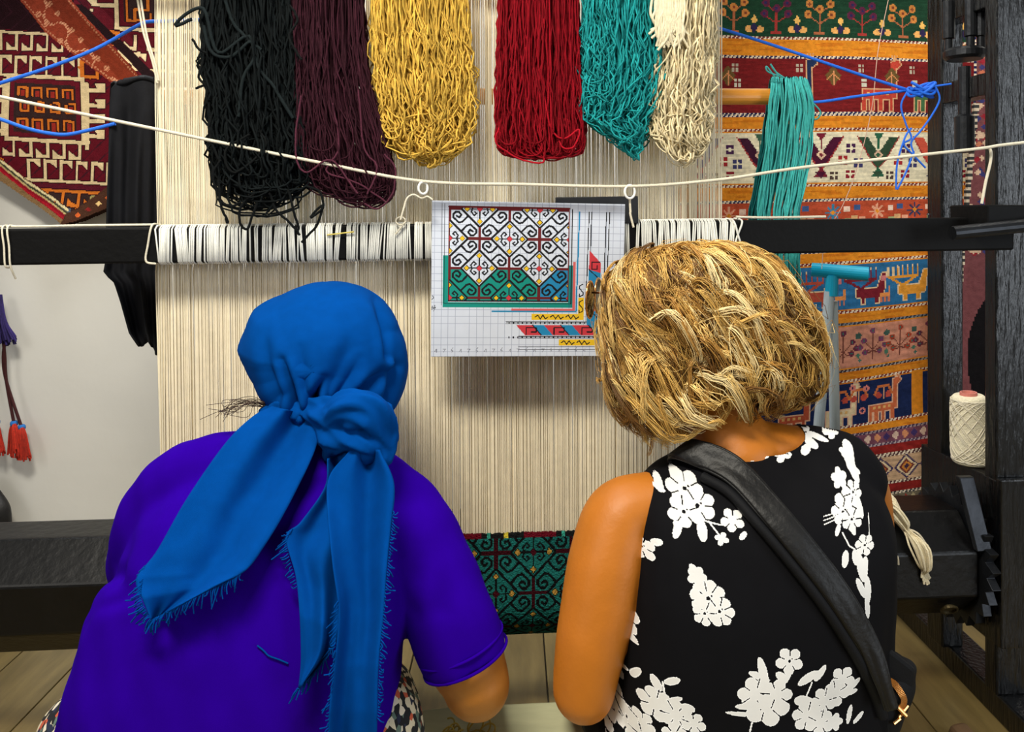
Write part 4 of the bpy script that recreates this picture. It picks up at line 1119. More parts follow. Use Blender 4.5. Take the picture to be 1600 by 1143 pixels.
for pts in ([(1418, 48, .012), (1432, 40, .02), (1444, 30, .008)], [(1384, 30, .006), (1392, 22, .008), (1396, 14, .004)]):
    yarn('loose_strand', [cat_rom([on_oct(*p) for p in pts], 14)], .002, m_hank, hko, 5, [lin((226, 214, 186))])
# wooden block on the floor at the loom's foot
bp = Vector(((1508 - 800) / F * 1.51, 1.51, 0)); mb = MB()
mb.hexa([bp + Vector(p) for p in ((-.022, -.09, .0), (.02, -.09, .0), (.02, .03, .0), (-.022, .03, .0), (-.018, -.085, .03), (.014, -.085, .034), (.010, .018, .034), (-.02, .018, .028))])
wb = mb.build('wooden_block', mat('brown_wood', (112, 86, 60), .6, .25, 30, stretch=(1, .2, 1)), None, bevel=.008)
tag(wb, 'small brown wooden block on the floor beside the loom foot', 'wooden block')

# low pale bench the women sit on
m_bench = mat('pale_bench', (186, 186, 150), .55, .10, 14, .06, 60, stretch=(1, 4, 1))
bench = thing('low_bench', 'low pale green bench seat with rounded edge under both women', 'bench', (.0, 1.1, 0))
zbn = .15; out = []
for (px, py) in ((150, 1150), (230, 1138), (420, 1122), (600, 1111), (720, 1100), (870, 1093), (1000, 1090), (1200, 1090), (1340, 1096), (1395, 1110)):
    d = (HC - zbn) * F / (py - HZ); out.append(((px - 800) / F * d, d))
out += [(.62, 1.2), (.62, .92), (-.66, .92), (-.66, 1.2)]
V = [(x, y, z) for z in (zbn - .045, zbn) for x, y in out]; n = len(out)
MB().add(V, [(i, (i + 1) % n, n + (i + 1) % n, n + i) for i in range(n)] + [tuple(range(n))[::-1], tuple(range(n, 2 * n))]).build('seat_board', m_bench, bench, bevel=.008)
for x in (-.55, .52):
    for y in (.99, 1.26): MB().box(x - .025, x + .025, y - .025, y + .025, 0, zbn - .0445).build('leg', m_bench, bench, bevel=.003)
# wool scraps left on the bench
ps = []; cs = []
for k in range(26):
    c = np.array([(rng.uniform(690, 766) - 800) / F * 1.28, rng.uniform(1.24, 1.32), zbn + .002]); t = np.linspace(0, rng.uniform(3, 7), 30); r = rng.uniform(.008, .022)
    a = rng.uniform(0, 6.28); e = rng.uniform(.4, 1)
    P = np.stack([c[0] + r * np.cos(t + a) + .004 * t * np.cos(a), c[1] + r * e * np.sin(t + a), c[2] + .003 + .007 * (1 + np.sin(t * 1.3 + a))], 1)
    ps.append(P); cs.append(lin((196, 168, 74)) * rng.uniform(.6, 1.1))
tag(yarn('yarn_scraps', ps, .0014, m_hank, None, 5, cs), 'little tangle of yellow yarn scraps on the bench', 'yarn scraps')
cv = Canvas(0, 0, .07, .05, .0016, (26, 30, 34)); cdv = hookfield(cv.X, cv.Y, .018); cv.put(cdv == 0, (40, 84, 84)); cv.put(cdv == 4, (190, 150, 70))
ctr = np.array([(744 - 800) / F * 1.22, 1.20])
tag(panel('carpet_scrap', cv, lambda x, y: np.stack([ctr[0] - .03 + x, ctr[1] + y * .8, zbn + .022 + .004 * np.sin(x * 90) + .0 * y - .006], 1), m_pile, None, thick=.0), 'small dark scrap of knotted carpet on the bench', 'carpet scrap')

# ================================================================== people
def secs(rows):
    """rows (py, px left, px right, depth, half depth) -> loft sections bottom to top"""
    out = []
    for py, a, b, d, ry in rows:
        out.append(((a - 800) / F * d, (b - 800) / F * d, d, ry, HC - (py - HZ) / F * d))
    return out

def hand_parts(wrist, fwd, nrm, thumb_side, curl=0.7, s=1.0):
    """palm, four fingers of unequal length and a thumb from the side of the palm"""
    f = Vector(fwd).normalized(); nr = Vector(nrm); nr = (nr - f * nr.dot(f)).normalized(); sd = f.cross(nr) * thumb_side
    w = Vector(wrist); parts = []
    for k in (-1, 0, 1):
        parts.append(sweep([w - f * .01, w + f * .04 * s + sd * k * .018 * s, w + f * .085 * s + sd * k * .024 * s], [.022 * s, .016 * s, .013 * s], n=12))
    for k, L in zip((1.5, .5, -.5, -1.5), (.072, .080, .074, .058)):
        p = w + f * .085 * s + sd * k * .0185 * s; pts = [p]; ang = 0.15; seg = L * s / 3
        for q in range(3):
            ang += curl * .75; dirv = f * math.cos(ang) - nr * math.sin(ang); pts.append(pts[-1] + dirv * seg * (1.15 - .15 * q))
        parts.append(sweep(pts, [.0092 * s, .0090 * s, .0082 * s, .0070 * s], n=10, segs=14))
    p = w + f * .025 * s + sd * .026 * s
    parts.append(sweep([p, p + f * .03 * s + sd * .022 * s - nr * .008, p + f * .058 * s + sd * .02 * s - nr * .022, p + f * .074 * s + sd * .008 * s - nr * .034], [.013 * s, .0112 * s, .0098 * s, .008 * s], n=10, segs=14))
    return parts

def head_parts(c, face, up, s=1.0):
    """cranium, jaw, chin, nose, brows, lips and ears; face = direction looked in"""
    f = Vector(face).normalized(); u = Vector(up); u = (u - f * u.dot(f)).normalized(); r = f.cross(u)
    R = Matrix((r, f, u)).transposed(); c = Vector(c)
    def L(x, y, z): return c + (r * x + f * y + u * z) * s
    P = [ellipsoid(L(0, -.012, .022), (.076 * s, .095 * s, .088 * s), R), ellipsoid(L(0, .028, -.04), (.062 * s, .064 * s, .075 * s), R),
         sweep([L(-.05, .01, -.06), L(-.03, .062, -.092), L(0, .082, -.098), L(.03, .062, -.092), L(.05, .01, -.06)], [.020 * s, .020 * s, .021 * s, .020 * s, .020 * s], n=12),
         sweep([L(0, .090, .004), L(0, .106, -.022), L(0, .112, -.034)], [.009 * s, .011 * s, .014 * s], n=10),
         sweep([L(-.045, .078, .018), L(0, .094, .020), L(.045, .078, .018)], [.010 * s, .011 * s, .010 * s], n=10),
         sweep([L(-.022, .088, -.058), L(0, .096, -.057), L(.022, .088, -.058)], [.007 * s, .009 * s, .007 * s], n=10),
         sweep([L(-.018, .086, -.068), L(0, .093, -.069), L(.018, .086, -.068)], [.007 * s, .009 * s, .007 * s], n=10)]
    for sd in (-1, 1):
        P.append(sweep([L(sd * .074, -.008, .014), L(sd * .082, -.018, .006), L(sd * .080, -.016, -.018), L(sd * .072, -.004, -.03)], [.010 * s, .011 * s, .010 * s, .008 * s], n=10))
    eyes = [(L(sd * .031, .080, .002), .0125 * s) for sd in (-1, 1)]
    return P, eyes, L

m_eye = mat('eye_white', (225, 222, 215), .2, .02); m_iris = mat('iris_brown', (52, 32, 20), .2, .1)
def add_eyes(eyes, f, par):
    for c, r in eyes:
        e = MB().lathe(c - Vector(f).normalized() * r, f, [(.001, 0), (r * .7, r * .3), (r, r), (r * .8, r * 1.6), (r * .5, r * 1.87), (.0005, r * 2)], 16, ref=(0, .3, 1)).build('eye', m_eye, par, smooth=True)
        MB().lathe(c + Vector(f).normalized() * r * .9, f, [(r * .42, 0), (r * .40, r * .08), (.0005, r * .13)], 16, ref=(0, .3, 1)).build('iris', m_iris, e, smooth=True)

# ------------------------------------------------------------------ woman in purple
m_skin1 = mat('skin_olive', (158, 100, 36), .5, .06, 30, .08, 220, spec=.35)
m_shirt = mat('purple_jersey', (40, 0, 140), .9, .05, 30, .12, 1300, spec=.02)
w1 = thing('person', 'seated woman seen from behind in purple shirt and blue headscarf', 'person', (-.30, 1.16, zbn + .001))
rows1 = [(1250, 112, 645, 1.16, .165), (1190, 110, 640, 1.16, .165), (1143, 110, 624, 1.16, .16), (1050, 122, 622, 1.16, .155), (985, 141, 632, 1.165, .15), (920, 163, 640, 1.17, .145),
         (850, 205, 640, 1.18, .135), (790, 232, 640, 1.19, .12), (745, 285, 625, 1.20, .10), (718, 345, 590, 1.21, .08), (695, 425, 560, 1.22, .055)]
T1 = secs(rows1)
def arm1L(i): return sweep([W(430, 722, 1.215), W(355, 737, 1.212), W(292, 757, 1.208), W(246, 808, 1.215), W(224, 850, 1.235), W(224, 884, 1.27), W(240, 908, 1.31)], [.055 - i, .060 - i, .064 - i, .060 - i, .053 - i, .052 - i, .05 - i], flat_end=True)
def arm1R(i): return sweep([W(545, 728, 1.215), W(600, 770, 1.20), W(640, 822, 1.185), W(684, 910, 1.165), W(718, 1000, 1.15), W(729, 1030, 1.148)], [.05 - i, .055 - i, .058 - i, .062 - i, .064 - i, .064 - i], flat_end=i == 0)
hc1 = W(505, 560, 1.275); face1 = Vector((.10, .82, -.56)); hp, eyes1, HL1 = head_parts(hc1, face1, (0.05, .5, .86))
ew = W(744, 1068, 1.152); wr = W(752, 1035, 1.37)
body1 = [loft(T1[:-1], .022), sweep([W(505, 600, 1.255), W(500, 680, 1.225), W(498, 735, 1.20)], [.056, .058, .07])] + hp
body1 += [arm1L(.008), arm1R(.008), sweep([W(722, 1010, 1.15), W(738, 1045, 1.15), ew, W(748, 1062, 1.24), wr], [.054, .050, .049, .040, .029])]
body1 += hand_parts(wr, (-.15, .75, .55), (.1, -.5, .8), -1, .5)
el = W(268, 905, 1.30); wl = W(400, 960, 1.40)
body1 += [sweep([W(222, 876, 1.27), el, W(300, 930, 1.36), wl], [.040, .040, .036, .028])] + hand_parts(wl, (.75, .35, .25), (0, -.6, .8), 1, .6)
def leg(hip, knee, ankle, toe, i=0.0):
    return [sweep([hip, (Vector(hip) + Vector(knee)) / 2 + Vector((0, 0, .012)), knee], [.088 + i, .080 + i, .062 + i]), sweep([knee, (Vector(knee) * .5 + Vector(ankle) * .5), ankle], [.060 + i, .052 + i, .038 + i])]
def foot(ankle, toe): return [sweep([ankle, (Vector(ankle) + Vector(toe)) / 2, toe], [.036, .034, .028], squash=.75)]
L1 = [((-.42, 1.16, .245), (-.645, 1.20, .218), (-.30, 1.36, .205), (-.20, 1.385, .19)), ((-.22, 1.16, .245), (-.235, 1.28, .225), (-.42, 1.33, .21), (-.52, 1.37, .195))]
for a in L1: body1 += leg(*a, -.008) + foot(a[2], a[3])
me = fuse(body1, .006, 4, 'body'); b1 = obj('body', me, m_skin1, w1); add_eyes(eyes1, face1, b1)
# shirt
shm = fuse([loft(T1), arm1L(0), arm1R(0), sweep([W(505, 740, 1.205), W(500, 700, 1.216), W(502, 668, 1.228)], [.09, .072, .066], flat_end=True)], .006, 9, 'shirt')
co = mesh_co(shm); no = mesh_no(shm)
dsp = .0030 * field(co, 22, 11) + .0018 * field(co, 55, 12)
def crease(co, pts, w, dep):      # soft ditch along a polyline
    D = np.full(len(co), 9.0); P = np.array([tuple(p) for p in pts])
    for a, b in zip(P[:-1], P[1:]):
        ab = b - a; t = np.clip(((co - a) @ ab) / (ab @ ab), 0, 1); D = np.minimum(D, np.linalg.norm(co - a - t[:, None] * ab, axis=1))
    return -dep * np.exp(-(D / w) ** 2)
dsp += crease(co, [W(655, 890, 1.06), W(650, 960, 1.05), W(640, 1005, 1.05)], .012, .012) + crease(co, [W(690, 800, 1.14), W(662, 860, 1.09), W(655, 890, 1.06)], .010, .005)
dsp += crease(co, [W(160, 893, 1.17), W(185, 896, 1.10)], .012, .009) + crease(co, [W(135, 962, 1.16), W(170, 945, 1.08), W(190, 930, 1.05)], .010, .006)
dsp += crease(co, [W(560, 980, 1.03), W(610, 990, 1.05), W(640, 1010, 1.10)], .010, .005)
for P_ in ([(640, 900), (600, 930), (560, 945)], [(645, 960), (610, 985), (590, 1020)], [(180, 910), (215, 930), (255, 935)], [(150, 975), (190, 985), (230, 975)], [(690, 840), (700, 900), (690, 950)], [(330, 1090), (400, 1100), (470, 1085)]):
    dsp += crease(co, [W(a_, b_, 1.05 if a_ > 200 and a_ < 630 else 1.10) for a_, b_ in P_], .016, .006)
set_co(shm, co + no * dsp[:, None])
sh = obj('shirt', shm, m_shirt, w1)
hd = (W(729, 1030, 1.148) - W(718, 1000, 1.15)).normalized(); hc_ = W(729, 1030, 1.148) - hd * .004
sx = hd.cross(Vector((0, 1, 0))).normalized(); sy = hd.cross(sx)
for off in (0.0, .020):
    t = np.linspace(0, 2 * math.pi, 49); cpt = hc_ - hd * off
    yarn('sleeve_hem', [np.array([tuple(cpt + (sx * math.cos(a) + sy * math.sin(a)) * (.0632 + .03 * off)) for a in t])], .0022, m_shirt, sh, 8)
# printed trousers
m_trs = bpy.data.materials.new('printed_trousers'); m_trs.use_nodes = True
nt = m_trs.node_tree; bs = nt.nodes['Principled BSDF']; bs.inputs['Roughness'].default_value = .85
vo = nt.nodes.new('ShaderNodeTexVoronoi'); vo.inputs['Scale'].default_value = 105
tcn = nt.nodes.new('ShaderNodeTexCoord'); mpn = nt.nodes.new('ShaderNodeMapping'); mpn.inputs['Rotation'].default_value = (0, .7, 0); mpn.inputs['Scale'].default_value = (1.7, 1, .8)
nt.links.new(tcn.outputs['Object'], mpn.inputs[0]); nt.links.new(mpn.outputs[0], vo.inputs['Vector'])
sep = nt.nodes.new('ShaderNodeSeparateColor'); nt.links.new(vo.outputs['Color'], sep.inputs[0])
cr = nt.nodes.new('ShaderNodeValToRGB'); cr.color_ramp.interpolation = 'CONSTANT'
els = cr.color_ramp.elements; els[0].color = (*lin((14, 16, 22)), 1); els[1].position = .42; els[1].color = (*lin((206, 196, 170)), 1)
for p, c in ((.66, (28, 34, 60)), (.76, (186, 84, 56)), (.84, (90, 110, 100)), (.92, (214, 204, 184))):
    e = els.new(p); e.color = (*lin(c), 1)
nt.links.new(sep.outputs[0], cr.inputs[0]); nt.links.new(cr.outputs[0], bs.inputs['Base Color'])
tp = []
for a in L1: tp += leg(*a, .006)
tp += [loft([(T1[0][0] - .005, T1[0][1] - .0, 1.17, .15, zbn + .006), (T1[0][0] - .005, T1[0][1] - .0, 1.17, .155, zbn + .06), (T1[0][0] + .01, T1[0][1] - .0, 1.17, .16, zbn + .13)], segs=10)]
obj('trousers', fuse(tp, .006, 5, 'trousers'), m_trs, w1)

# headscarf: cap gathered to the knot, then the knot and two tails
m_scarf = mat('blue_cotton', (0, 64, 138), .9, .07, 60, .25, 1500, spec=.03)
CX, CYp, CD = 507, 556, 1.275
sil = [(507, 444), (560, 449), (597, 472), (616, 512), (630, 560), (629, 590), (618, 630), (600, 655), (560, 672), (505, 670), (465, 655), (430, 634), (412, 615), (404, 592), (391, 566), (380, 541), (390, 512), (404, 482), (440, 462), (472, 449)]
sa = np.array([math.atan2(-(y - CYp), x - CX) for x, y in sil]); sr = np.array([math.hypot(x - CX, y - CYp) for x, y in sil])
o_ = np.argsort(sa); sa, sr = sa[o_], sr[o_]; sa = np.concatenate([sa[-3:] - 2 * math.pi, sa, sa[:3] + 2 * math.pi]); sr = np.concatenate([sr[-3:], sr, sr[:3]])
nth, nph = 110, 160; Vc = []
for i in range(nth):
    th = math.pi * (.03 + .80 * i / (nth - 1))          # 0 = back of the head towards us, wraps forward to the brow
    for j in range(nph):
        ph = 2 * math.pi * j / nph
        nx, nz, ny = math.sin(th) * math.cos(ph), math.sin(th) * math.sin(ph), -math.cos(th)
        r = np.interp(math.atan2(nz, nx), sa, sr) / F * CD
        Vc.append((nx * r, ny * .118, nz * r))
Vc = np.array(Vc); C0 = np.array(W(CX, CYp, CD))
Vc = Vc + C0
# the lower front opens around the face
back = Vc[:, 1] < C0[1] + .02
no = (Vc - C0) / np.linalg.norm(Vc - C0, axis=1, keepdims=True)
Vp = np.stack([800 + Vc[:, 0] / Vc[:, 1] * F, HZ - (Vc[:, 2] - HC) / Vc[:, 1] * F], 1)
def dist2(Vp, P):
    D = np.full(len(Vp), 1e9); T = np.zeros(len(Vp)); n = len(P) - 1
    for k, (a, b) in enumerate(zip(np.array(P[:-1], float), np.array(P[1:], float))):
        ab = b - a; t = np.clip(((Vp - a) @ ab) / (ab @ ab), 0, 1); d = np.linalg.norm(Vp - a - t[:, None] * ab, axis=1)
        T = np.where(d < D, (k + t) / n, T); D = np.minimum(D, d)
    return D, T
dsp = np.zeros(len(Vc))
for P, w0, dep in (([(441, 562), (452, 590), (466, 628)], 7, .016), ([(506, 588), (494, 615), (490, 640)], 7, .015), ([(602, 578), (572, 602), (545, 628)], 8, .013), ([(586, 468), (598, 515), (602, 556)], 7, .010),
                   ([(541, 508), (545, 540), (530, 590), (505, 630)], 14, .005), ([(470, 545), (475, 590), (484, 630)], 9, .006), ([(412, 520), (418, 570), (440, 615)], 10, .006), ([(612, 520), (616, 570), (600, 625)], 6, .008), ([(560, 560), (545, 600), (520, 635)], 8, .007)):
    dep *= 1.7; D, T = dist2(Vp, P); dsp -= dep * np.exp(-(D / w0) ** 2) * np.clip(.25 + T * 1.1, 0, 1)
    dsp += dep * .35 * np.exp(-((D - w0 * 1.9) / w0) ** 2) * np.clip(T * 1.2, 0, 1)
ga = np.arctan2(Vp[:, 1] - 648, Vp[:, 0] - 505); gd = np.hypot(Vp[:, 0] - 505, Vp[:, 1] - 648)
dsp += .0035 * np.sin(ga * 15) * np.exp(-(gd / 55) ** 2) + .0022 * field(Vc, 40, 31)
dsp *= back
Vc = Vc + no * dsp[:, None]
idx = np.arange(nth * nph).reshape(nth, nph); nxt = np.roll(idx, -1, 1)
Qc = np.stack([idx[:-1], nxt[:-1], nxt[1:], idx[1:]], -1).reshape(-1, 4)
# leave the face free
mid = Vc[Qc].mean(1); fr = (mid[:, 1] > C0[1] + .045) & (mid[:, 2] < C0[2] + .045)
sc_cap = fastmesh('headscarf', Vc, Qc[~fr], [tuple(idx[0, [0, j + 1, j]]) for j in range(1, nph - 1)])
scarf = obj('headscarf', sc_cap, m_scarf, w1)
so = scarf.modifiers.new('thick', 'SOLIDIFY'); so.thickness = .0025; so.offset = -1
# flattened layers wrapped over the right side
def cloth_strip(name, edgesL, edgesR, bvh, par, base_d, lift=.010, fold=.004, nf=3.0, rows=60, cols=30, seed=0, cap=None, m=None, jag=0.0):
    Lp = cat_rom([(a, b, 0) for a, b in edgesL], rows); Rp = cat_rom([(a, b, 0) for a, b in edgesR], rows)
    bd = np.interp(np.linspace(0, 1, rows), np.linspace(0, 1, len(base_d)), base_d)
    g = np.random.default_rng(seed); ph = g.uniform(0, 6.28, 4); D = np.zeros((rows, cols)); PX = np.zeros((rows, cols, 2))
    for i in range(rows):
        for j in range(cols):
            f = j / (cols - 1); p = Lp[i] * (1 - f) + Rp[i] * f; PX[i, j] = p[:2]
            D[i, j] = min(bd[i], surf_depth(bvh, p[0], p[1], 9) - lift) if bvh else bd[i]
    K = np.array([.1, .2, .4, .2, .1])
    for _ in range(4):
        E = np.pad(D, 2, 'edge'); S = sum(K[k] * E[k:k + rows, 2:-2] for k in range(5)); E = np.pad(S, 2, 'edge'); S = sum(K[k] * E[2:-2, k:k + cols] for k in range(5)); D = np.minimum(D, S)
    V = np.zeros((rows, cols, 3))
    for i in range(rows):
        for j in range(cols):
            f, s = j / (cols - 1), i / (rows - 1)
            fo = fold * (math.sin(f * nf * 6.28 + ph[0] + 1.2 * s) + .5 * math.sin(f * nf * 11 + ph[1] - 2 * s + 1)) - fold * 1.2
            V[i, j] = W(PX[i, j, 0], PX[i, j, 1], D[i, j] + fo)
    ix = np.arange(rows * cols).reshape(rows, cols)
    o = obj(name, fastmesh(name, V.reshape(-1, 3), np.stack([ix[:-1, :-1], ix[1:, :-1], ix[1:, 1:], ix[:-1, 1:]], -1).reshape(-1, 4)), m or m_scarf, par)
    s_ = o.modifiers.new('thick', 'SOLIDIFY'); s_.thickness = .0014
    return o, V
def fringe(par, edge, direction, n, L, m=None, seed=0, r=.0009):
    g = np.random.default_rng(seed); E = cat_rom([Vector(p) for p in edge], n); ps = []
    dv = Vector(direction).normalized()
    for k in range(n):
        p = Vector(E[k]); l = L * g.uniform(.5, 1.15); d = (dv + Vector(g.normal(size=3)) * .22)
        ps.append(cat_rom([p, p + d * l * .5 + Vector((0, -.0015, 0)), p + d * l + Vector(g.normal(size=3)) * .002], 7))
    return yarn('fringe', ps, r, m or m_scarf, par, 4)
bv1 = bvh_of(shm)
tA, VA = cloth_strip('scarf_tail', [(425, 634), (395, 650), (352, 692), (292, 778), (245, 860), (213, 903), (222, 935), (236, 968)], [(498, 652), (496, 690), (478, 735), (445, 800), (415, 850), (385, 890), (345, 912), (262, 955)],
                     bv1, scarf, [1.17, 1.155, 1.13, 1.09, 1.06, 1.04, 1.03, 1.03], .012, .0100, 1.15, 70, 40, 1)
fringe(tA, [VA[-26, 0], VA[-12, 0], VA[-1, 0]], (-.7, 0, -.55), 34, .016, seed=2); fringe(tA, [VA[-1, 1], VA[-1, -1], VA[-8, -1], VA[-18, -1]], (-.25, 0, -1), 60, .018, seed=3)
tB, VB = cloth_strip('scarf_tail', [(512, 716), (508, 760), (470, 815), (447, 838), (462, 900), (468, 960), (470, 1030), (466, 1074)], [(560, 700), (565, 760), (560, 830), (545, 900), (535, 945), (528, 985), (515, 1020), (474, 1068)],
                     bv1, scarf, [1.125, 1.11, 1.09, 1.06, 1.04, 1.02, 1.01, 1.0], .012, .0075, 1.2, 70, 32, 4)
fringe(tB, [VB[-1, 0], VB[-6, -1], VB[-16, -1]], (-.4, 0, -1), 34, .016, seed=5); fringe(tB, [VB[24, 0], VB[32, 0], VB[42, 0]], (-.6, 0, -.5), 28, .013, seed=6)
tC, VC_ = cloth_strip('scarf_tail', [(546, 704), (514, 745), (512, 800), (520, 880), (530, 960), (522, 1040), (515, 1110), (512, 1180)], [(594, 702), (616, 755), (612, 820), (605, 890), (600, 960), (592, 1040), (590, 1110), (588, 1180)],
                      bv1, scarf, [1.115, 1.095, 1.075, 1.05, 1.03, 1.01, 1.0, 1.0], .026, .0110, 1.1, 76, 34, 7)
fringe(tC, [VC_[18, -1], VC_[34, -1], VC_[50, -1], VC_[66, -1]], (.8, 0, -.5), 70, .008, seed=8); fringe(tC, [VC_[40, 0], VC_[55, 0], VC_[70, 0]], (-.6, 0, -.7), 36, .010, seed=9)
# knot
def twist(pts, rad, k=5, amp=.16, tw=1.5, n=40, segs=40):
    V, Fc = sweep(pts, rad, n=n, segs=segs); m_ = len(V) // n; V = V.reshape(m_, n, 3); c = V.mean(1, keepdims=True); a = np.arange(n) * 2 * math.pi / n
    for i in range(m_):
        q = 1 + amp * np.sin(k * a + tw * i / m_ * 6.28) + amp * .5 * np.sin((k * 2 + 1) * a - tw * i / m_ * 4)
        V[i] = c[i] + (V[i] - c[i]) * q[:, None]
    return V.reshape(-1, 3), Fc
kp = [twist([W(492, 640, 1.165), W(530, 662, 1.135), W(575, 690, 1.115)], [.020, .036, .028]), twist([W(505, 668, 1.135), W(540, 640, 1.112), W(580, 645, 1.108), W(602, 685, 1.12)], [.014, .025, .027, .018], 4, .14),
      twist([W(600, 640, 1.15), W(606, 680, 1.125), W(600, 715, 1.11)], [.012, .016, .012], 4), twist([W(512, 712, 1.13), W(522, 695, 1.115), W(545, 690, 1.108), W(560, 702, 1.105)], [.008, .013, .013, .010], 4),
      twist([W(470, 648, 1.17), W(440, 640, 1.19), W(415, 648, 1.20)], [.016, .017, .012], 4)]
obj('knot', fuse(kp, .0028, 2, 'knot'), m_scarf, scarf)
# wisps of hair escaping at the nape
m_hair1 = mat('dark_hair', (58, 38, 26), .5, .2)
ps = [cat_rom([W(420 + rng.normal() * 4, 634 + rng.normal() * 4, 1.20), W(395 + rng.normal() * 6, 628 + rng.normal() * 4, 1.19), W(370 + rng.normal() * 10, 632 + rng.normal() * 7, 1.185), W(348 + rng.normal() * 14, 645 + rng.normal() * 9, 1.18)], 14) for k in range(22)]
yarn('hair_wisps', ps, .0004, m_hair1, w1, 4)
# a loose blue thread on the shirt's back
P = [(402, 1008), (412, 1016), (420, 1024), (436, 1030), (450, 1036)]
cord('blue_thread', [W(a, b, surf_depth(bv1, a, b, 1.02) - .0022) for a, b in P], .0011, m_scarf, "loose blue thread lying on the purple shirt's back", 'thread', 6, 30)

# ------------------------------------------------------------------ woman in the flowered dress
m_skin2 = mat('skin_tanned', (180, 106, 28), .48, .07, 24, .08, 200, spec=.35)
m_dress = mat('black_crepe', (8, 8, 12), .8, .1, 40, .1, 1600, spec=.12)
w2 = thing('person', 'seated blonde woman seen from behind in black dress with white flowers', 'person', (.30, 1.15, zbn + .001))
rows2 = [(1256, 925, 1412, 1.155, .15), (1200, 932, 1402, 1.155, .148), (1143, 950, 1392, 1.15, .142), (1040, 962, 1384, 1.15, .136), (960, 972, 1382, 1.15, .132), (880, 984, 1385, 1.155, .127),
         (820, 984, 1384, 1.165, .12), (770, 992, 1370, 1.175, .108), (735, 1015, 1350, 1.185, .09), (708, 1050, 1325, 1.195, .072), (688, 1085, 1285, 1.20, .05)]
T2 = secs(rows2)
trapR = [W(1160, 705, 1.20), W(1235, 708, 1.197), W(1300, 722, 1.192), W(1328, 748, 1.188)]; trapL = [W(1140, 725, 1.195), W(1080, 758, 1.185), W(1030, 785, 1.175)]
hc2 = W(1098, 545, 1.262); face2 = Vector((-.42, .78, -.47)); up2 = Vector((.16, .45, .88)); hp, eyes2, HL2 = head_parts(hc2, face2, up2)
body2 = [loft(T2[:-1], .010), sweep(trapR, [.048, .042, .047, .050]), sweep(trapL, [.048, .042, .046])] + hp
body2 += [sweep([W(1105, 600, 1.24), W(1130, 660, 1.215), W(1152, 715, 1.198)], [.056, .054, .068])]
e2, wr2 = W(912, 1076, 1.112), W(905, 1085, 1.36)
body2 += [sweep([W(1020, 790, 1.17), W(972, 812, 1.165), W(950, 880, 1.145), W(938, 940, 1.132), W(923, 1005, 1.118), e2], [.050, .057, .058, .056, .050, .044]), sweep([e2, W(908, 1080, 1.22), wr2], [.043, .041, .028])]
body2 += hand_parts(wr2, (.25, .85, .35), (0, -.4, .9), 1, .5)
e3, w3 = W(1352, 880, 1.30), W(1230, 960, 1.40)
body2 += [sweep([W(1318, 748, 1.19), W(1338, 768, 1.205), W(1348, 830, 1.25), e3], [.046, .048, .046, .042]), sweep([e3, W(1300, 930, 1.36), w3], [.042, .036, .027])] + hand_parts(w3, (-.8, .35, .2), (0, -.6, .8), -1, .6)
L2 = [((.21, 1.15, .245), (.175, 1.27, .225), (.40, 1.35, .205), (.50, 1.38, .19)), ((.38, 1.15, .245), (.495, 1.26, .228), (.22, 1.33, .205), (.12, 1.375, .19))]
for a in L2: body2 += leg(*a, -.008) + foot(a[2], a[3])
b2 = obj('body', fuse(body2, .0058, 4, 'body'), m_skin2, w2); add_eyes(eyes2, face2, b2)
dp = [loft(T2), sweep(trapR, [.054, .048, .052, .052]), sweep(trapL, [.054, .048, .050])]
for a in L2: dp += leg(*a, .010)
dp += [loft([(.12, .54, 1.2, .14, zbn + .006), (.12, .54, 1.2, .14, zbn + .06), (.14, .53, 1.19, .13, zbn + .12)], segs=10)]
dm_ = fuse(dp, .006, 5, 'dress')
co = mesh_co(dm_); no = mesh_no(dm_)
dsp = .0022 * field(co, 24, 41) + .0012 * field(co, 60, 42) + crease(co, [W(1000, 965, 1.06), W(1060, 985, 1.02), W(1140, 985, 1.015)], .012, .003) + crease(co, [W(1205, 705, 1.13), W(1235, 860, 1.03), W(1245, 1040, 1.01)], .003, .003)
set_co(dm_, co + no * dsp[:, None])
# neckline: open a round neck in the cloth
nc = np.array(W(1146, 658, 1.20)); bmm = bmesh.new(); bmm.from_mesh(dm_)
kill = [v for v in bmm.verts if ((v.co.x - nc[0]) / .098) ** 2 + ((v.co.z - nc[2]) / .036 + 0.25 * (v.co.x - nc[0]) / .098) ** 2 + ((v.co.y - nc[1]) / .16) ** 2 < 1]
bmesh.ops.delete(bmm, geom=kill, context='VERTS')
def nf_(p):
    x, z, y = (p.x - nc[0]) / .098, (p.z - nc[2]) / .036, (p.y - nc[1]) / .16
    return x * x + (z + .25 * x) ** 2 + y * y - 1
for v in bmm.verts:                       # pull the ragged rim onto a clean curve
    if v.is_boundary:
        for _ in range(6):
            h = 1e-4; f0 = nf_(v.co); gr = Vector([(nf_(v.co + Vector(e)) - f0) / h for e in ((h, 0, 0), (0, h, 0), (0, 0, h))])
            st_ = gr * (-f0 / max(gr.length_squared, 1e-6))
            if st_.length > .006: st_ *= .006 / st_.length
            v.co += st_
rimE = [e for e in bmm.edges if e.is_boundary]
bmm.to_mesh(dm_); bmm.free()
dress = obj('dress', dm_, m_dress, w2)
bv2 = bvh_of(dm_)
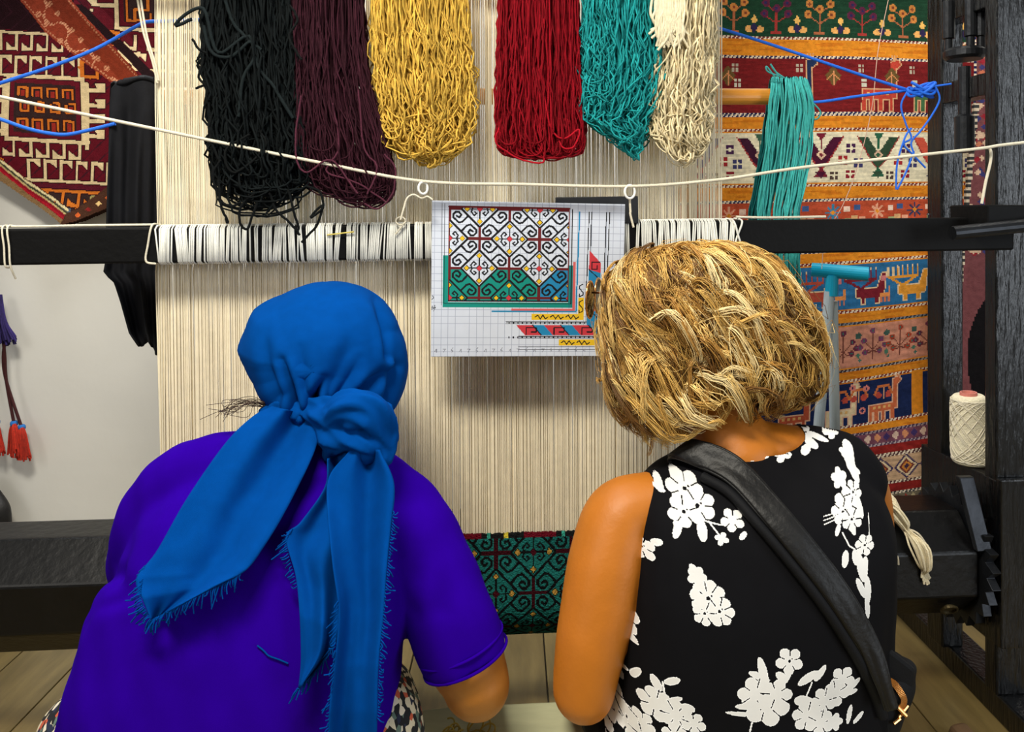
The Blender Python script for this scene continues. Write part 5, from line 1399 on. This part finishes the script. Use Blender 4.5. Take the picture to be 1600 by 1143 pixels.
# the printed flowers: white patches lying in the cloth
cv = Canvas(940, 640, 1400, 1260, 1.05, (0, 0, 0)); cv.F = np.zeros(cv.X.shape, bool)
def add(m_): cv.F |= m_
def sub(m_): cv.F &= ~m_
def E(x, y, rx, ry, a=0):
    c, s = math.cos(a), math.sin(a); dx, dy = cv.X - x, cv.Y - y; return ((dx * c + dy * s) / rx) ** 2 + ((-dx * s + dy * c) / ry) ** 2 < 1
def blossom(x, y, r, n=5, rot=0.0, hole=True, sq=1.0):
    for k in range(n):
        a = rot + 2 * math.pi * k / n; add(E(x + .58 * r * math.cos(a), y + .58 * r * math.sin(a) * sq, r * .46, r * .40, a))
    add(E(x, y, r * .5, r * .5 * sq))
    if r > 15:
        for k in range(n):
            a = rot + 2 * math.pi * (k + .5) / n; sub(cv.seg([(x + .42 * r * math.cos(a), y + .42 * r * math.sin(a) * sq), (x + r * math.cos(a), y + r * math.sin(a) * sq)]) < .9)
    if hole:
        sub(E(x, y, r * .12, r * .12)); sub(E(x + r * .2, y - r * .16, r * .06, r * .06))
def leafp(x, y, L, w, a): add(E(x + L / 2 * math.cos(a), y + L / 2 * math.sin(a), L / 2, w / 2, a))
def stem(P, w=2.4): add(cv.seg(P) < w / 2)
R_ = math.radians
blossom(1002, 760, 20, 6, .3); leafp(1040, 764, 28, 12, R_(80)); leafp(1034, 782, 18, 9, R_(20))
blossom(1078, 776, 26, 6, 0); blossom(1096, 800, 27, 6, .5); blossom(1076, 812, 24, 5, .2); leafp(1070, 828, 30, 12, R_(105)); leafp(1062, 828, 16, 10, R_(60)); leafp(1100, 820, 36, 15, R_(82)); stem([(1098, 820), (1130, 826), (1160, 818)]); blossom(1148, 818, 18, 5, .4, False); stem([(1112, 822), (1128, 842)]); blossom(1132, 848, 11, 4, .3, False); leafp(1168, 834, 16, 9, R_(120))
leafp(1176, 800, 18, 9, R_(10))
blossom(1018, 892, 20, 5, .6); leafp(1010, 905, 30, 12, R_(100)); leafp(1030, 876, 18, 12, R_(-30))
blossom(1112, 945, 27, 8, .2); blossom(1128, 962, 22, 7, 0); blossom(1106, 968, 18, 6, .4); blossom(1096, 914, 15, 5, .1, False); leafp(1086, 896, 26, 12, R_(55)); leafp(1092, 925, 40, 11, R_(80))
blossom(988, 1018, 26, 5, .8); leafp(985, 984, 30, 16, R_(80)); leafp(984, 1036, 28, 8, R_(20)); leafp(988, 1045, 24, 6, R_(10))
# right shoulder and right edge sprays
blossom(1185, 712, 16, 5, .6, False); stem([(1180, 714), (1164, 732)]); leafp(1166, 732, 14, 5, R_(150)); blossom(1228, 715, 15, 4, .2, False); leafp(1226, 700, 30, 12, R_(85)); leafp(1208, 694, 30, 12, R_(100))
blossom(1252, 678, 20, 5, .5); leafp(1258, 684, 34, 13, R_(40)); leafp(1262, 676, 40, 9, R_(25)); leafp(1262, 696, 24, 16, R_(75)); blossom(1302, 674, 14, 5, .3, False); leafp(1290, 668, 20, 8, R_(-10))
for k in range(5): leafp(1322 + k * 7, 690 + k * 12, 34, 14, R_(55 + 4 * k)); leafp(1318 + k * 8, 704 + k * 10, 22, 9, R_(40))
blossom(1324, 758, 15, 5, -.3, False); stem([(1328, 768), (1332, 790)], 4); blossom(1334, 795, 23, 7, .1); blossom(1346, 780, 17, 6, .3); blossom(1326, 808, 20, 6, .2); blossom(1340, 820, 18, 6, .5); leafp(1352, 785, 36, 11, R_(78)); leafp(1318, 824, 20, 8, R_(110)); leafp(1338, 826, 20, 9, R_(70))
for k in range(3): stem([(1292, 812 + k * 6), (1322, 806 + k * 4)], 1.6)
stem([(1322, 838), (1334, 860), (1352, 872)], 2.2); blossom(1362, 862, 17, 6, .2); leafp(1328, 866, 28, 12, R_(95)); leafp(1342, 868, 26, 12, R_(75)); leafp(1352, 876, 44, 14, R_(80)); leafp(1364, 880, 40, 12, R_(95)); leafp(1346, 912, 34, 11, R_(65)); leafp(1366, 912, 42, 12, R_(92)); leafp(1362, 940, 36, 9, R_(85)); stem([(1372, 815), (1370, 860)], 1.6)
# hem flowers
blossom(1232, 1030, 21, 5, .4); stem([(1228, 1050), (1216, 1082)], 3); leafp(1212, 1048, 22, 13, R_(40)); leafp(1216, 1070, 28, 8, R_(-50)); leafp(1186, 1026, 44, 13, R_(75)); leafp(1170, 1050, 34, 11, R_(20)); stem([(1196, 1066), (1204, 1084)], 2.4)
blossom(1196, 1098, 36, 6, .2, False); blossom(1180, 1084, 26, 5, .6, False); blossom(1212, 1082, 24, 5, 0, False); leafp(1150, 1106, 56, 12, R_(-6)); leafp(1136, 1118, 50, 7, R_(-2)); stem([(1176, 1130), (1172, 1150)], 2.4)
leafp(1246, 1068, 38, 13, R_(-35)); leafp(1272, 1062, 30, 10, R_(-55)); leafp(1240, 1092, 32, 18, R_(10)); stem([(1268, 1064), (1256, 1096)], 2)
blossom(1318, 1064, 21, 5, .3, False); blossom(1308, 1086, 22, 5, .1, False); blossom(1288, 1096, 22, 5, .5, False); leafp(1318, 1088, 38, 11, R_(-35)); leafp(1316, 1090, 30, 9, R_(-10)); blossom(1262, 1120, 24, 6, .2, False); blossom(1284, 1132, 22, 5, .5, False); blossom(1308, 1134, 14, 5, 0, False); leafp(1330, 1140, 32, 8, R_(-80)); leafp(1340, 1140, 24, 8, R_(-40))
leafp(1028, 1084, 26, 14, R_(60)); leafp(1046, 1090, 26, 12, R_(-30)); stem([(1044, 1090), (1048, 1118)], 3); leafp(1032, 1112, 22, 9, R_(20)); leafp(1050, 1120, 26, 9, R_(-30)); blossom(1034, 1130, 26, 6, .2, False); blossom(1064, 1138, 24, 6, .5, False); leafp(1070, 1120, 22, 14, R_(10)); blossom(1090, 1146, 18, 5, .2, False)
leafp(1000, 1108, 26, 10, R_(-60)); leafp(972, 1080, 40, 6, R_(75)); leafp(978, 1120, 26, 7, R_(-40)); leafp(990, 1120, 18, 8, R_(100))
for k in range(40):                     # the print goes on below the picture
    blossom(rng.uniform(950, 1395), rng.uniform(1165, 1255), rng.uniform(12, 24), 5, rng.uniform(0, 3), False)
edge = np.sin(cv.X * .9 + cv.Y * .5) + np.sin(cv.Y * 1.1 - cv.X * .4)
cv.mask = cv.F & (cv.X > 962)
def mflower(x, y):
    out = np.zeros((len(x), 3)); ok = np.zeros(len(x), bool)
    need = np.zeros((cv.ny + 1, cv.nx + 1), bool); mk = cv.mask
    need[:-1, :-1] |= mk; need[1:, :-1] |= mk; need[:-1, 1:] |= mk; need[1:, 1:] |= mk
    nd = need.ravel()
    for i in np.nonzero(nd)[0]:
        # the cloth was printed flat: the print is laid on along the horizontal from behind
        q = W(x[i], y[i], np.interp(y[i], [660, 690, 740, 800, 900, 1143], [1.185, 1.155, 1.10, 1.065, 1.03, 1.01])); h = bv2.ray_cast(Vector((q.x, .4, q.z)), Vector((0, 1, 0)), 1.0)
        if h[0] is None: out[i] = (0, -9, 0)
        else: out[i] = h[0] + h[1].normalized() * (.0009 if h[1].y < 0 else -.0009)
    GX = out.reshape(cv.ny + 1, cv.nx + 1, 3)
    bad = GX[..., 1] < -1
    dd = np.maximum.reduce([np.abs(GX[:-1, :-1, 1] - GX[1:, 1:, 1]), np.abs(GX[1:, :-1, 1] - GX[:-1, 1:, 1])])
    cv.mask &= ~(bad[:-1, :-1] | bad[1:, :-1] | bad[:-1, 1:] | bad[1:, 1:]) & (dd < .02)
    return out
# two passes: the first finds where there is cloth
_, _ = cv.nx, cv.ny
GXX, GYY = np.meshgrid(cv.x0 + np.arange(cv.nx + 1) * cv.cell, cv.y0 + np.arange(cv.ny + 1) * cv.cell)
pre = mflower(GXX.ravel(), GYY.ravel())
cv.C[:] = lin((226, 226, 224))
fp = panel('floral_print', cv, lambda x, y: pre, mat('white_print', (226, 226, 224), .75, .03, attr=True, spec=.2), dress, thick=0.0, smooth=True)
fp['label'] = 'white flower print'

# hair: a dark inner mass and curled locks
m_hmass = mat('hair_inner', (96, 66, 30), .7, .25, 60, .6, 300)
m_hair2 = mat('blonde_hair', (200, 160, 90), .46, .12, 50, attr=True, spec=.35)
HCN = Vector(W(1098, 528, 1.262))
hs = [(1098, 380), (1150, 386), (1195, 410), (1225, 450), (1250, 490), (1262, 545), (1256, 590), (1225, 618), (1180, 636), (1130, 655), (1080, 668), (1035, 682), (1000, 684), (965, 640), (952, 600), (948, 545), (948, 490), (955, 440), (985, 408), (1040, 388)]
ha_ = np.array([math.atan2(-(y - 528), x - 1098) for x, y in hs]); hr_ = np.array([math.hypot(x - 1098, y - 528) for x, y in hs]) / F * 1.262
q_ = np.argsort(ha_); ha_, hr_ = ha_[q_], hr_[q_]; ha_ = np.concatenate([ha_[-2:] - 2 * math.pi, ha_, ha_[:2] + 2 * math.pi]); hr_ = np.concatenate([hr_[-2:], hr_, hr_[:2]])
def hsurf(D, k=1.0):
    """points on the hair's outer form in unit directions D (n,3)"""
    D = np.asarray(D, float); xy = np.hypot(D[:, 0], D[:, 2]) + 1e-9
    r = np.interp(np.arctan2(D[:, 2], D[:, 0]), ha_, hr_)
    pn = (np.hypot(D[:, 0], D[:, 2]) ** 3.2 + np.abs(D[:, 1]) ** 3.2) ** (1 / 3.2)
    return np.stack([D[:, 0] * r, D[:, 1] * .140, D[:, 2] * r], 1) / pn[:, None] * np.asarray(k).reshape(-1, 1) + np.array(HCN)
n1, n2_ = 40, 60; V = []
for i in range(n1):
    th = math.pi * (i + .5) / n1
    for j in range(n2_):
        ph = 2 * math.pi * j / n2_; V.append((math.sin(th) * math.cos(ph), -math.cos(th), math.sin(th) * math.sin(ph)))
V = np.array(V); Vm = hsurf(V, np.where(V[:, 2] < -.3, .74, .86)); Vm[:, 1] = np.minimum(Vm[:, 1], HCN.y + .075)
ix = np.arange(n1 * n2_).reshape(n1, n2_); nx_ = np.roll(ix, -1, 1)
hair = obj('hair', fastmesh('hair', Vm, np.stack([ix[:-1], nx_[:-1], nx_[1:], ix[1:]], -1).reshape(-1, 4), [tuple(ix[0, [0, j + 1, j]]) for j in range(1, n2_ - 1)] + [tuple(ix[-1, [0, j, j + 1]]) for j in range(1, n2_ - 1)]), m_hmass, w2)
g = np.random.default_rng(77)
axis = np.array([-.02, .25, .97]); axis /= np.linalg.norm(axis)       # crown
e1 = np.cross(axis, [0, 1, 0]); e1 /= np.linalg.norm(e1); e2_ = np.cross(axis, e1)
paths = []; cols = []; rads = []
pal = [lin(c) for c in ((214, 172, 92), (236, 202, 128), (176, 130, 62), (118, 82, 38), (246, 222, 164), (196, 152, 76))]
def lock(phi, t0, t1, nstr, wid, col, k0, amp, fr, ph, twist_, rr=.0011, lift=0.0, jit=.30, rad_=.055):
    M = 22; s = np.linspace(0, 1, M)
    base_th = t0 + (t1 - t0) * s
    env = np.clip(s * 2.2, .1, 1)
    for q in range(nstr):
        of, ok_ = g.normal() * wid, g.normal() * wid * .35
        pj = ph + g.normal() * jit; aj = amp * math.exp(g.normal() * jit); wn = wid * .5 * np.sin(s * g.uniform(6, 16) + g.uniform(0, 6.28))
        p2 = phi + twist_ * s + (aj * env * np.sin(fr * s * 6.28 + pj) + wn + of * (1.2 - 1.0 * s)) / np.maximum(np.sin(base_th), .35)
        th = base_th + .5 * amp * env * np.sin(fr * s * 12.56 + ph * 1.7) + g.normal() * .01
        k = k0 + rad_ * env * np.cos(fr * s * 6.28 + pj) + ok_ * .9 + lift * s ** 2 + .004 * g.normal()
        D = np.sin(th)[:, None] * (np.cos(p2)[:, None] * e1 + np.sin(p2)[:, None] * e2_) + np.cos(th)[:, None] * axis
        paths.append(hsurf(D, k)); cols.append(col * math.exp(g.normal() * .16)); rads.append(rr * np.interp(s, [0, .1, .8, 1], [.5, 1, .9, .25]) * g.uniform(.7, 1.3))
for i in range(520):
    phi = g.uniform(0, 6.28)
    Dm = np.cos(phi) * e1 + np.sin(phi) * e2_
    if Dm[1] > .72: continue                       # over the face
    t0 = g.choice([g.uniform(.04, .5), g.uniform(.4, 1.3)]); t1 = min(t0 + g.uniform(1.0, 1.9), g.uniform(2.1, 2.6))
    lock(phi, t0, t1, 12, g.uniform(.016, .045), pal[g.choice(6, p=[.25, .18, .21, .18, .06, .12])], g.uniform(.88, 1.0), g.uniform(.06, .15), g.uniform(1.2, 2.4), g.uniform(0, 6.28), g.normal() * .25, .00074)
bs_ = math.atan2(-e2_[1], -e1[1])                  # the side turned to us
for i in range(170):                               # loose ringlets lying on top of the rest
    phi = bs_ + g.uniform(-1.7, 1.7)
    t0 = g.uniform(.25, 1.75); t1 = min(t0 + g.uniform(.6, 1.1), 2.5)
    lock(phi, t0, t1, 14, g.uniform(.010, .018), pal[g.choice(6, p=[.28, .24, .14, .06, .14, .14])] * g.uniform(.75, 1.1), g.uniform(.97, 1.01), g.uniform(.11, .21), g.uniform(.8, 1.5) * (t1 - t0) / .85, g.uniform(0, 6.28), g.normal() * .35, .00066, lift=g.uniform(-.02, .07), jit=.13, rad_=g.uniform(.05, .085))
for i in range(40):                                # locks coloured dark to paint the shade between the ringlets
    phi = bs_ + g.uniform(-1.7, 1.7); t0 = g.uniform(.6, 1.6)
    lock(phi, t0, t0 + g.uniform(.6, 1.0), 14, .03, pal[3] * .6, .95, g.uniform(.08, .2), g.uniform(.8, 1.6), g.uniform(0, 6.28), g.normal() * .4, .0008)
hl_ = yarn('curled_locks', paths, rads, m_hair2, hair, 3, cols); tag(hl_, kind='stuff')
paths = []; cols = []; rads = []
for i in range(240): lock(g.uniform(0, 6.28), g.uniform(.03, 1.3), g.uniform(1.4, 2.3), 1, .05, pal[g.integers(0, 6)], g.uniform(.97, 1.04), g.uniform(.05, .2), g.uniform(1, 3), g.uniform(0, 6.28), g.normal() * .3, .00045, lift=g.uniform(0, .12))
keep = [i for i, p in enumerate(paths) if p[len(p) // 2, 1] < HCN.y + .09]
fz = yarn('fly_away_hairs', [paths[i] for i in keep], [rads[i] for i in keep], m_hair2, hair, 3, [cols[i] for i in keep]); tag(fz, kind='stuff')

# sunglasses pushed up on the left of her head
m_gold = mat('gold_metal', (226, 170, 110), .22, .05, metal=1.0)
m_lens = mat('dark_lens', (34, 30, 20), .08, .05, spec=.8)
sg = thing('sunglasses', 'gold rimmed sunglasses pushed up on the blonde hair', 'sunglasses', tuple(W(932, 470, 1.30)))
fn = Vector((-.93, .36, .05)).normalized(); gu = Vector((0, 0, 1)); gs = fn.cross(gu).normalized()
for k in (0, 1):
    c = W(922, 468, 1.30) - gs * k * .062
    if k: c = W(922, 468, 1.30) + Vector((.02, .06, 0))
    t = np.linspace(0, 2 * math.pi, 41)
    yarn('rim', [np.array([tuple(c + gs * .024 * math.cos(a) + gu * .030 * math.sin(a)) for a in t])], .0018, m_gold, sg, 8)
    MB().add([c + gs * .023 * math.cos(a) + gu * .029 * math.sin(a) + fn * o for o in (-.0008, .0008) for a in t[:-1]], [tuple(range(40))[::-1], tuple(range(40, 80))] + [(i, (i + 1) % 40, 40 + (i + 1) % 40, 40 + i) for i in range(40)]).build('lens', m_lens, sg)
MB().tube([W(922, 468, 1.30) + Vector((.006, .022, .008)), W(922, 468, 1.30) + Vector((.014, .038, .008))], .0015, 8).build('bridge', m_gold, sg)
MB().tube([W(926, 457, 1.29), W(960, 457, 1.235), W(1010, 462, 1.19)], .0017, 8).build('temple', m_gold, sg)

# ------------------------------------------------------------------ shoulder bag
m_leath = mat('bag_leather', (13, 13, 14), .5, .25, 24, .3, 120, spec=.35)
m_nyl = mat('bag_nylon', (10, 11, 15), .7, .12, 60, .2, 900, spec=.2)
bag = thing('shoulder_bag', 'black crossbody bag with padded strap and gold zip', 'bag', tuple(W(1385, 1200, 1.08)))
UL = [(1062, 706), (1086, 690), (1130, 702), (1168, 728), (1215, 780), (1262, 836), (1310, 898), (1350, 962), (1378, 1022), (1392, 1078), (1400, 1104)]
LL = [(1040, 722), (1050, 718), (1090, 744), (1128, 775), (1172, 826), (1216, 880), (1262, 938), (1300, 990), (1335, 1040), (1362, 1080), (1376, 1108)]
LL = [(a[0] + (b[0] - a[0]) * q, a[1] + (b[1] - a[1]) * q) for a, b, q in zip(UL, LL, (.9, .85, .72, .62, .60, .58, .58, .58, .58, .6, .7))]
so_, SV = cloth_strip('strap', UL, LL, bv2, bag, [1.19, 1.14, 1.11, 1.09, 1.05, 1.03, 1.02, 1.02], .009, .0012, 1.0, 80, 14, 3, m=m_leath)
so_.modifiers['thick'].thickness = .006
for k, nm in ((0, 'strap_edge'), (-1, 'strap_edge')):
    yarn(nm, [SV[2:, k] + np.array([0, -.001, 0])], .0028, m_leath, so_, 8)
# the webbing under the lower edge
W1_ = [(a + 3, b + 4) for a, b in LL[2:]]
yarn('webbing', [cat_rom([W(a - 7, b + 8, min(1.15, surf_depth(bv2, a - 7, b + 8, 1.06)) - .006) for a, b in W1_], 60)], .0075, m_nyl, bag, 8)
bb = [sweep([W(1352, 1150, 1.075), W(1372, 1110, 1.075), W(1402, 1062, 1.085), W(1398, 1030, 1.10)], [.036, .036, .026, .012], squash=.8), sweep([W(1350, 1180, 1.07), W(1372, 1240, 1.08)], [.045, .06], squash=.8), sweep([W(1385, 1095, 1.075), W(1414, 1046, 1.09), W(1424, 1050, 1.10)], [.016, .016, .006])]
bgm = fuse(bb, .004, 4, 'pouch'); co = mesh_co(bgm); no = mesh_no(bgm); set_co(bgm, co + no * (.0025 * field(co, 45, 71))[:, None])
obj('pouch', bgm, m_nyl, bag); bvb = bvh_of(bgm)
fpts = [(1374, 1000), (1398, 1018), (1431, 1044), (1427, 1076), (1410, 1100), (1378, 1108)]
MB().add([W(a, b, d) for d in (1.066, 1.094) for a, b in fpts], [tuple(range(6)), tuple(range(6, 12))[::-1]] + [(i, (i + 1) % 6, 6 + (i + 1) % 6, 6 + i) for i in range(6)]).build('flap', m_nyl, bag, bevel=.006)
zp = cat_rom([W(a, b, min(surf_depth(bvb, a, b, 1.05), 1.062) - .002) for a, b in ((1389, 1061), (1397, 1067), (1405, 1078), (1411, 1090), (1409, 1100), (1402, 1106))], 30)
zip_ = yarn('zipper', [zp], .0010, mat('zip_tape', (120, 96, 40), .5), bag, 6)
for i in range(0, 29):
    p = Vector(zp[i]); tdir = (Vector(zp[i + 1]) - p).normalized(); sdv = tdir.cross(Vector((0, -1, 0))).normalized()
    MB().tube([p - sdv * .0042 + Vector((0, -.002, 0)), p + sdv * .0042 + Vector((0, -.002, 0))], .0010, 6).build('zip_tooth', m_gold, zip_)
def clasp(pts, r, nm): return MB().tube([W(a, b, surf_depth(bvb, a, b, 1.05) - .005) for a, b in pts], r, 8).build(nm, m_gold, bag)
clasp([(1381, 1084), (1386, 1098)], .0035, 'buckle'); clasp([(1402, 1104), (1416, 1118)], .0028, 'zip_pull'); clasp([(1418, 1102), (1404, 1120)], .0024, 'zip_pull'); clasp([(1396, 1130), (1406, 1122)], .0022, 'zip_pull')
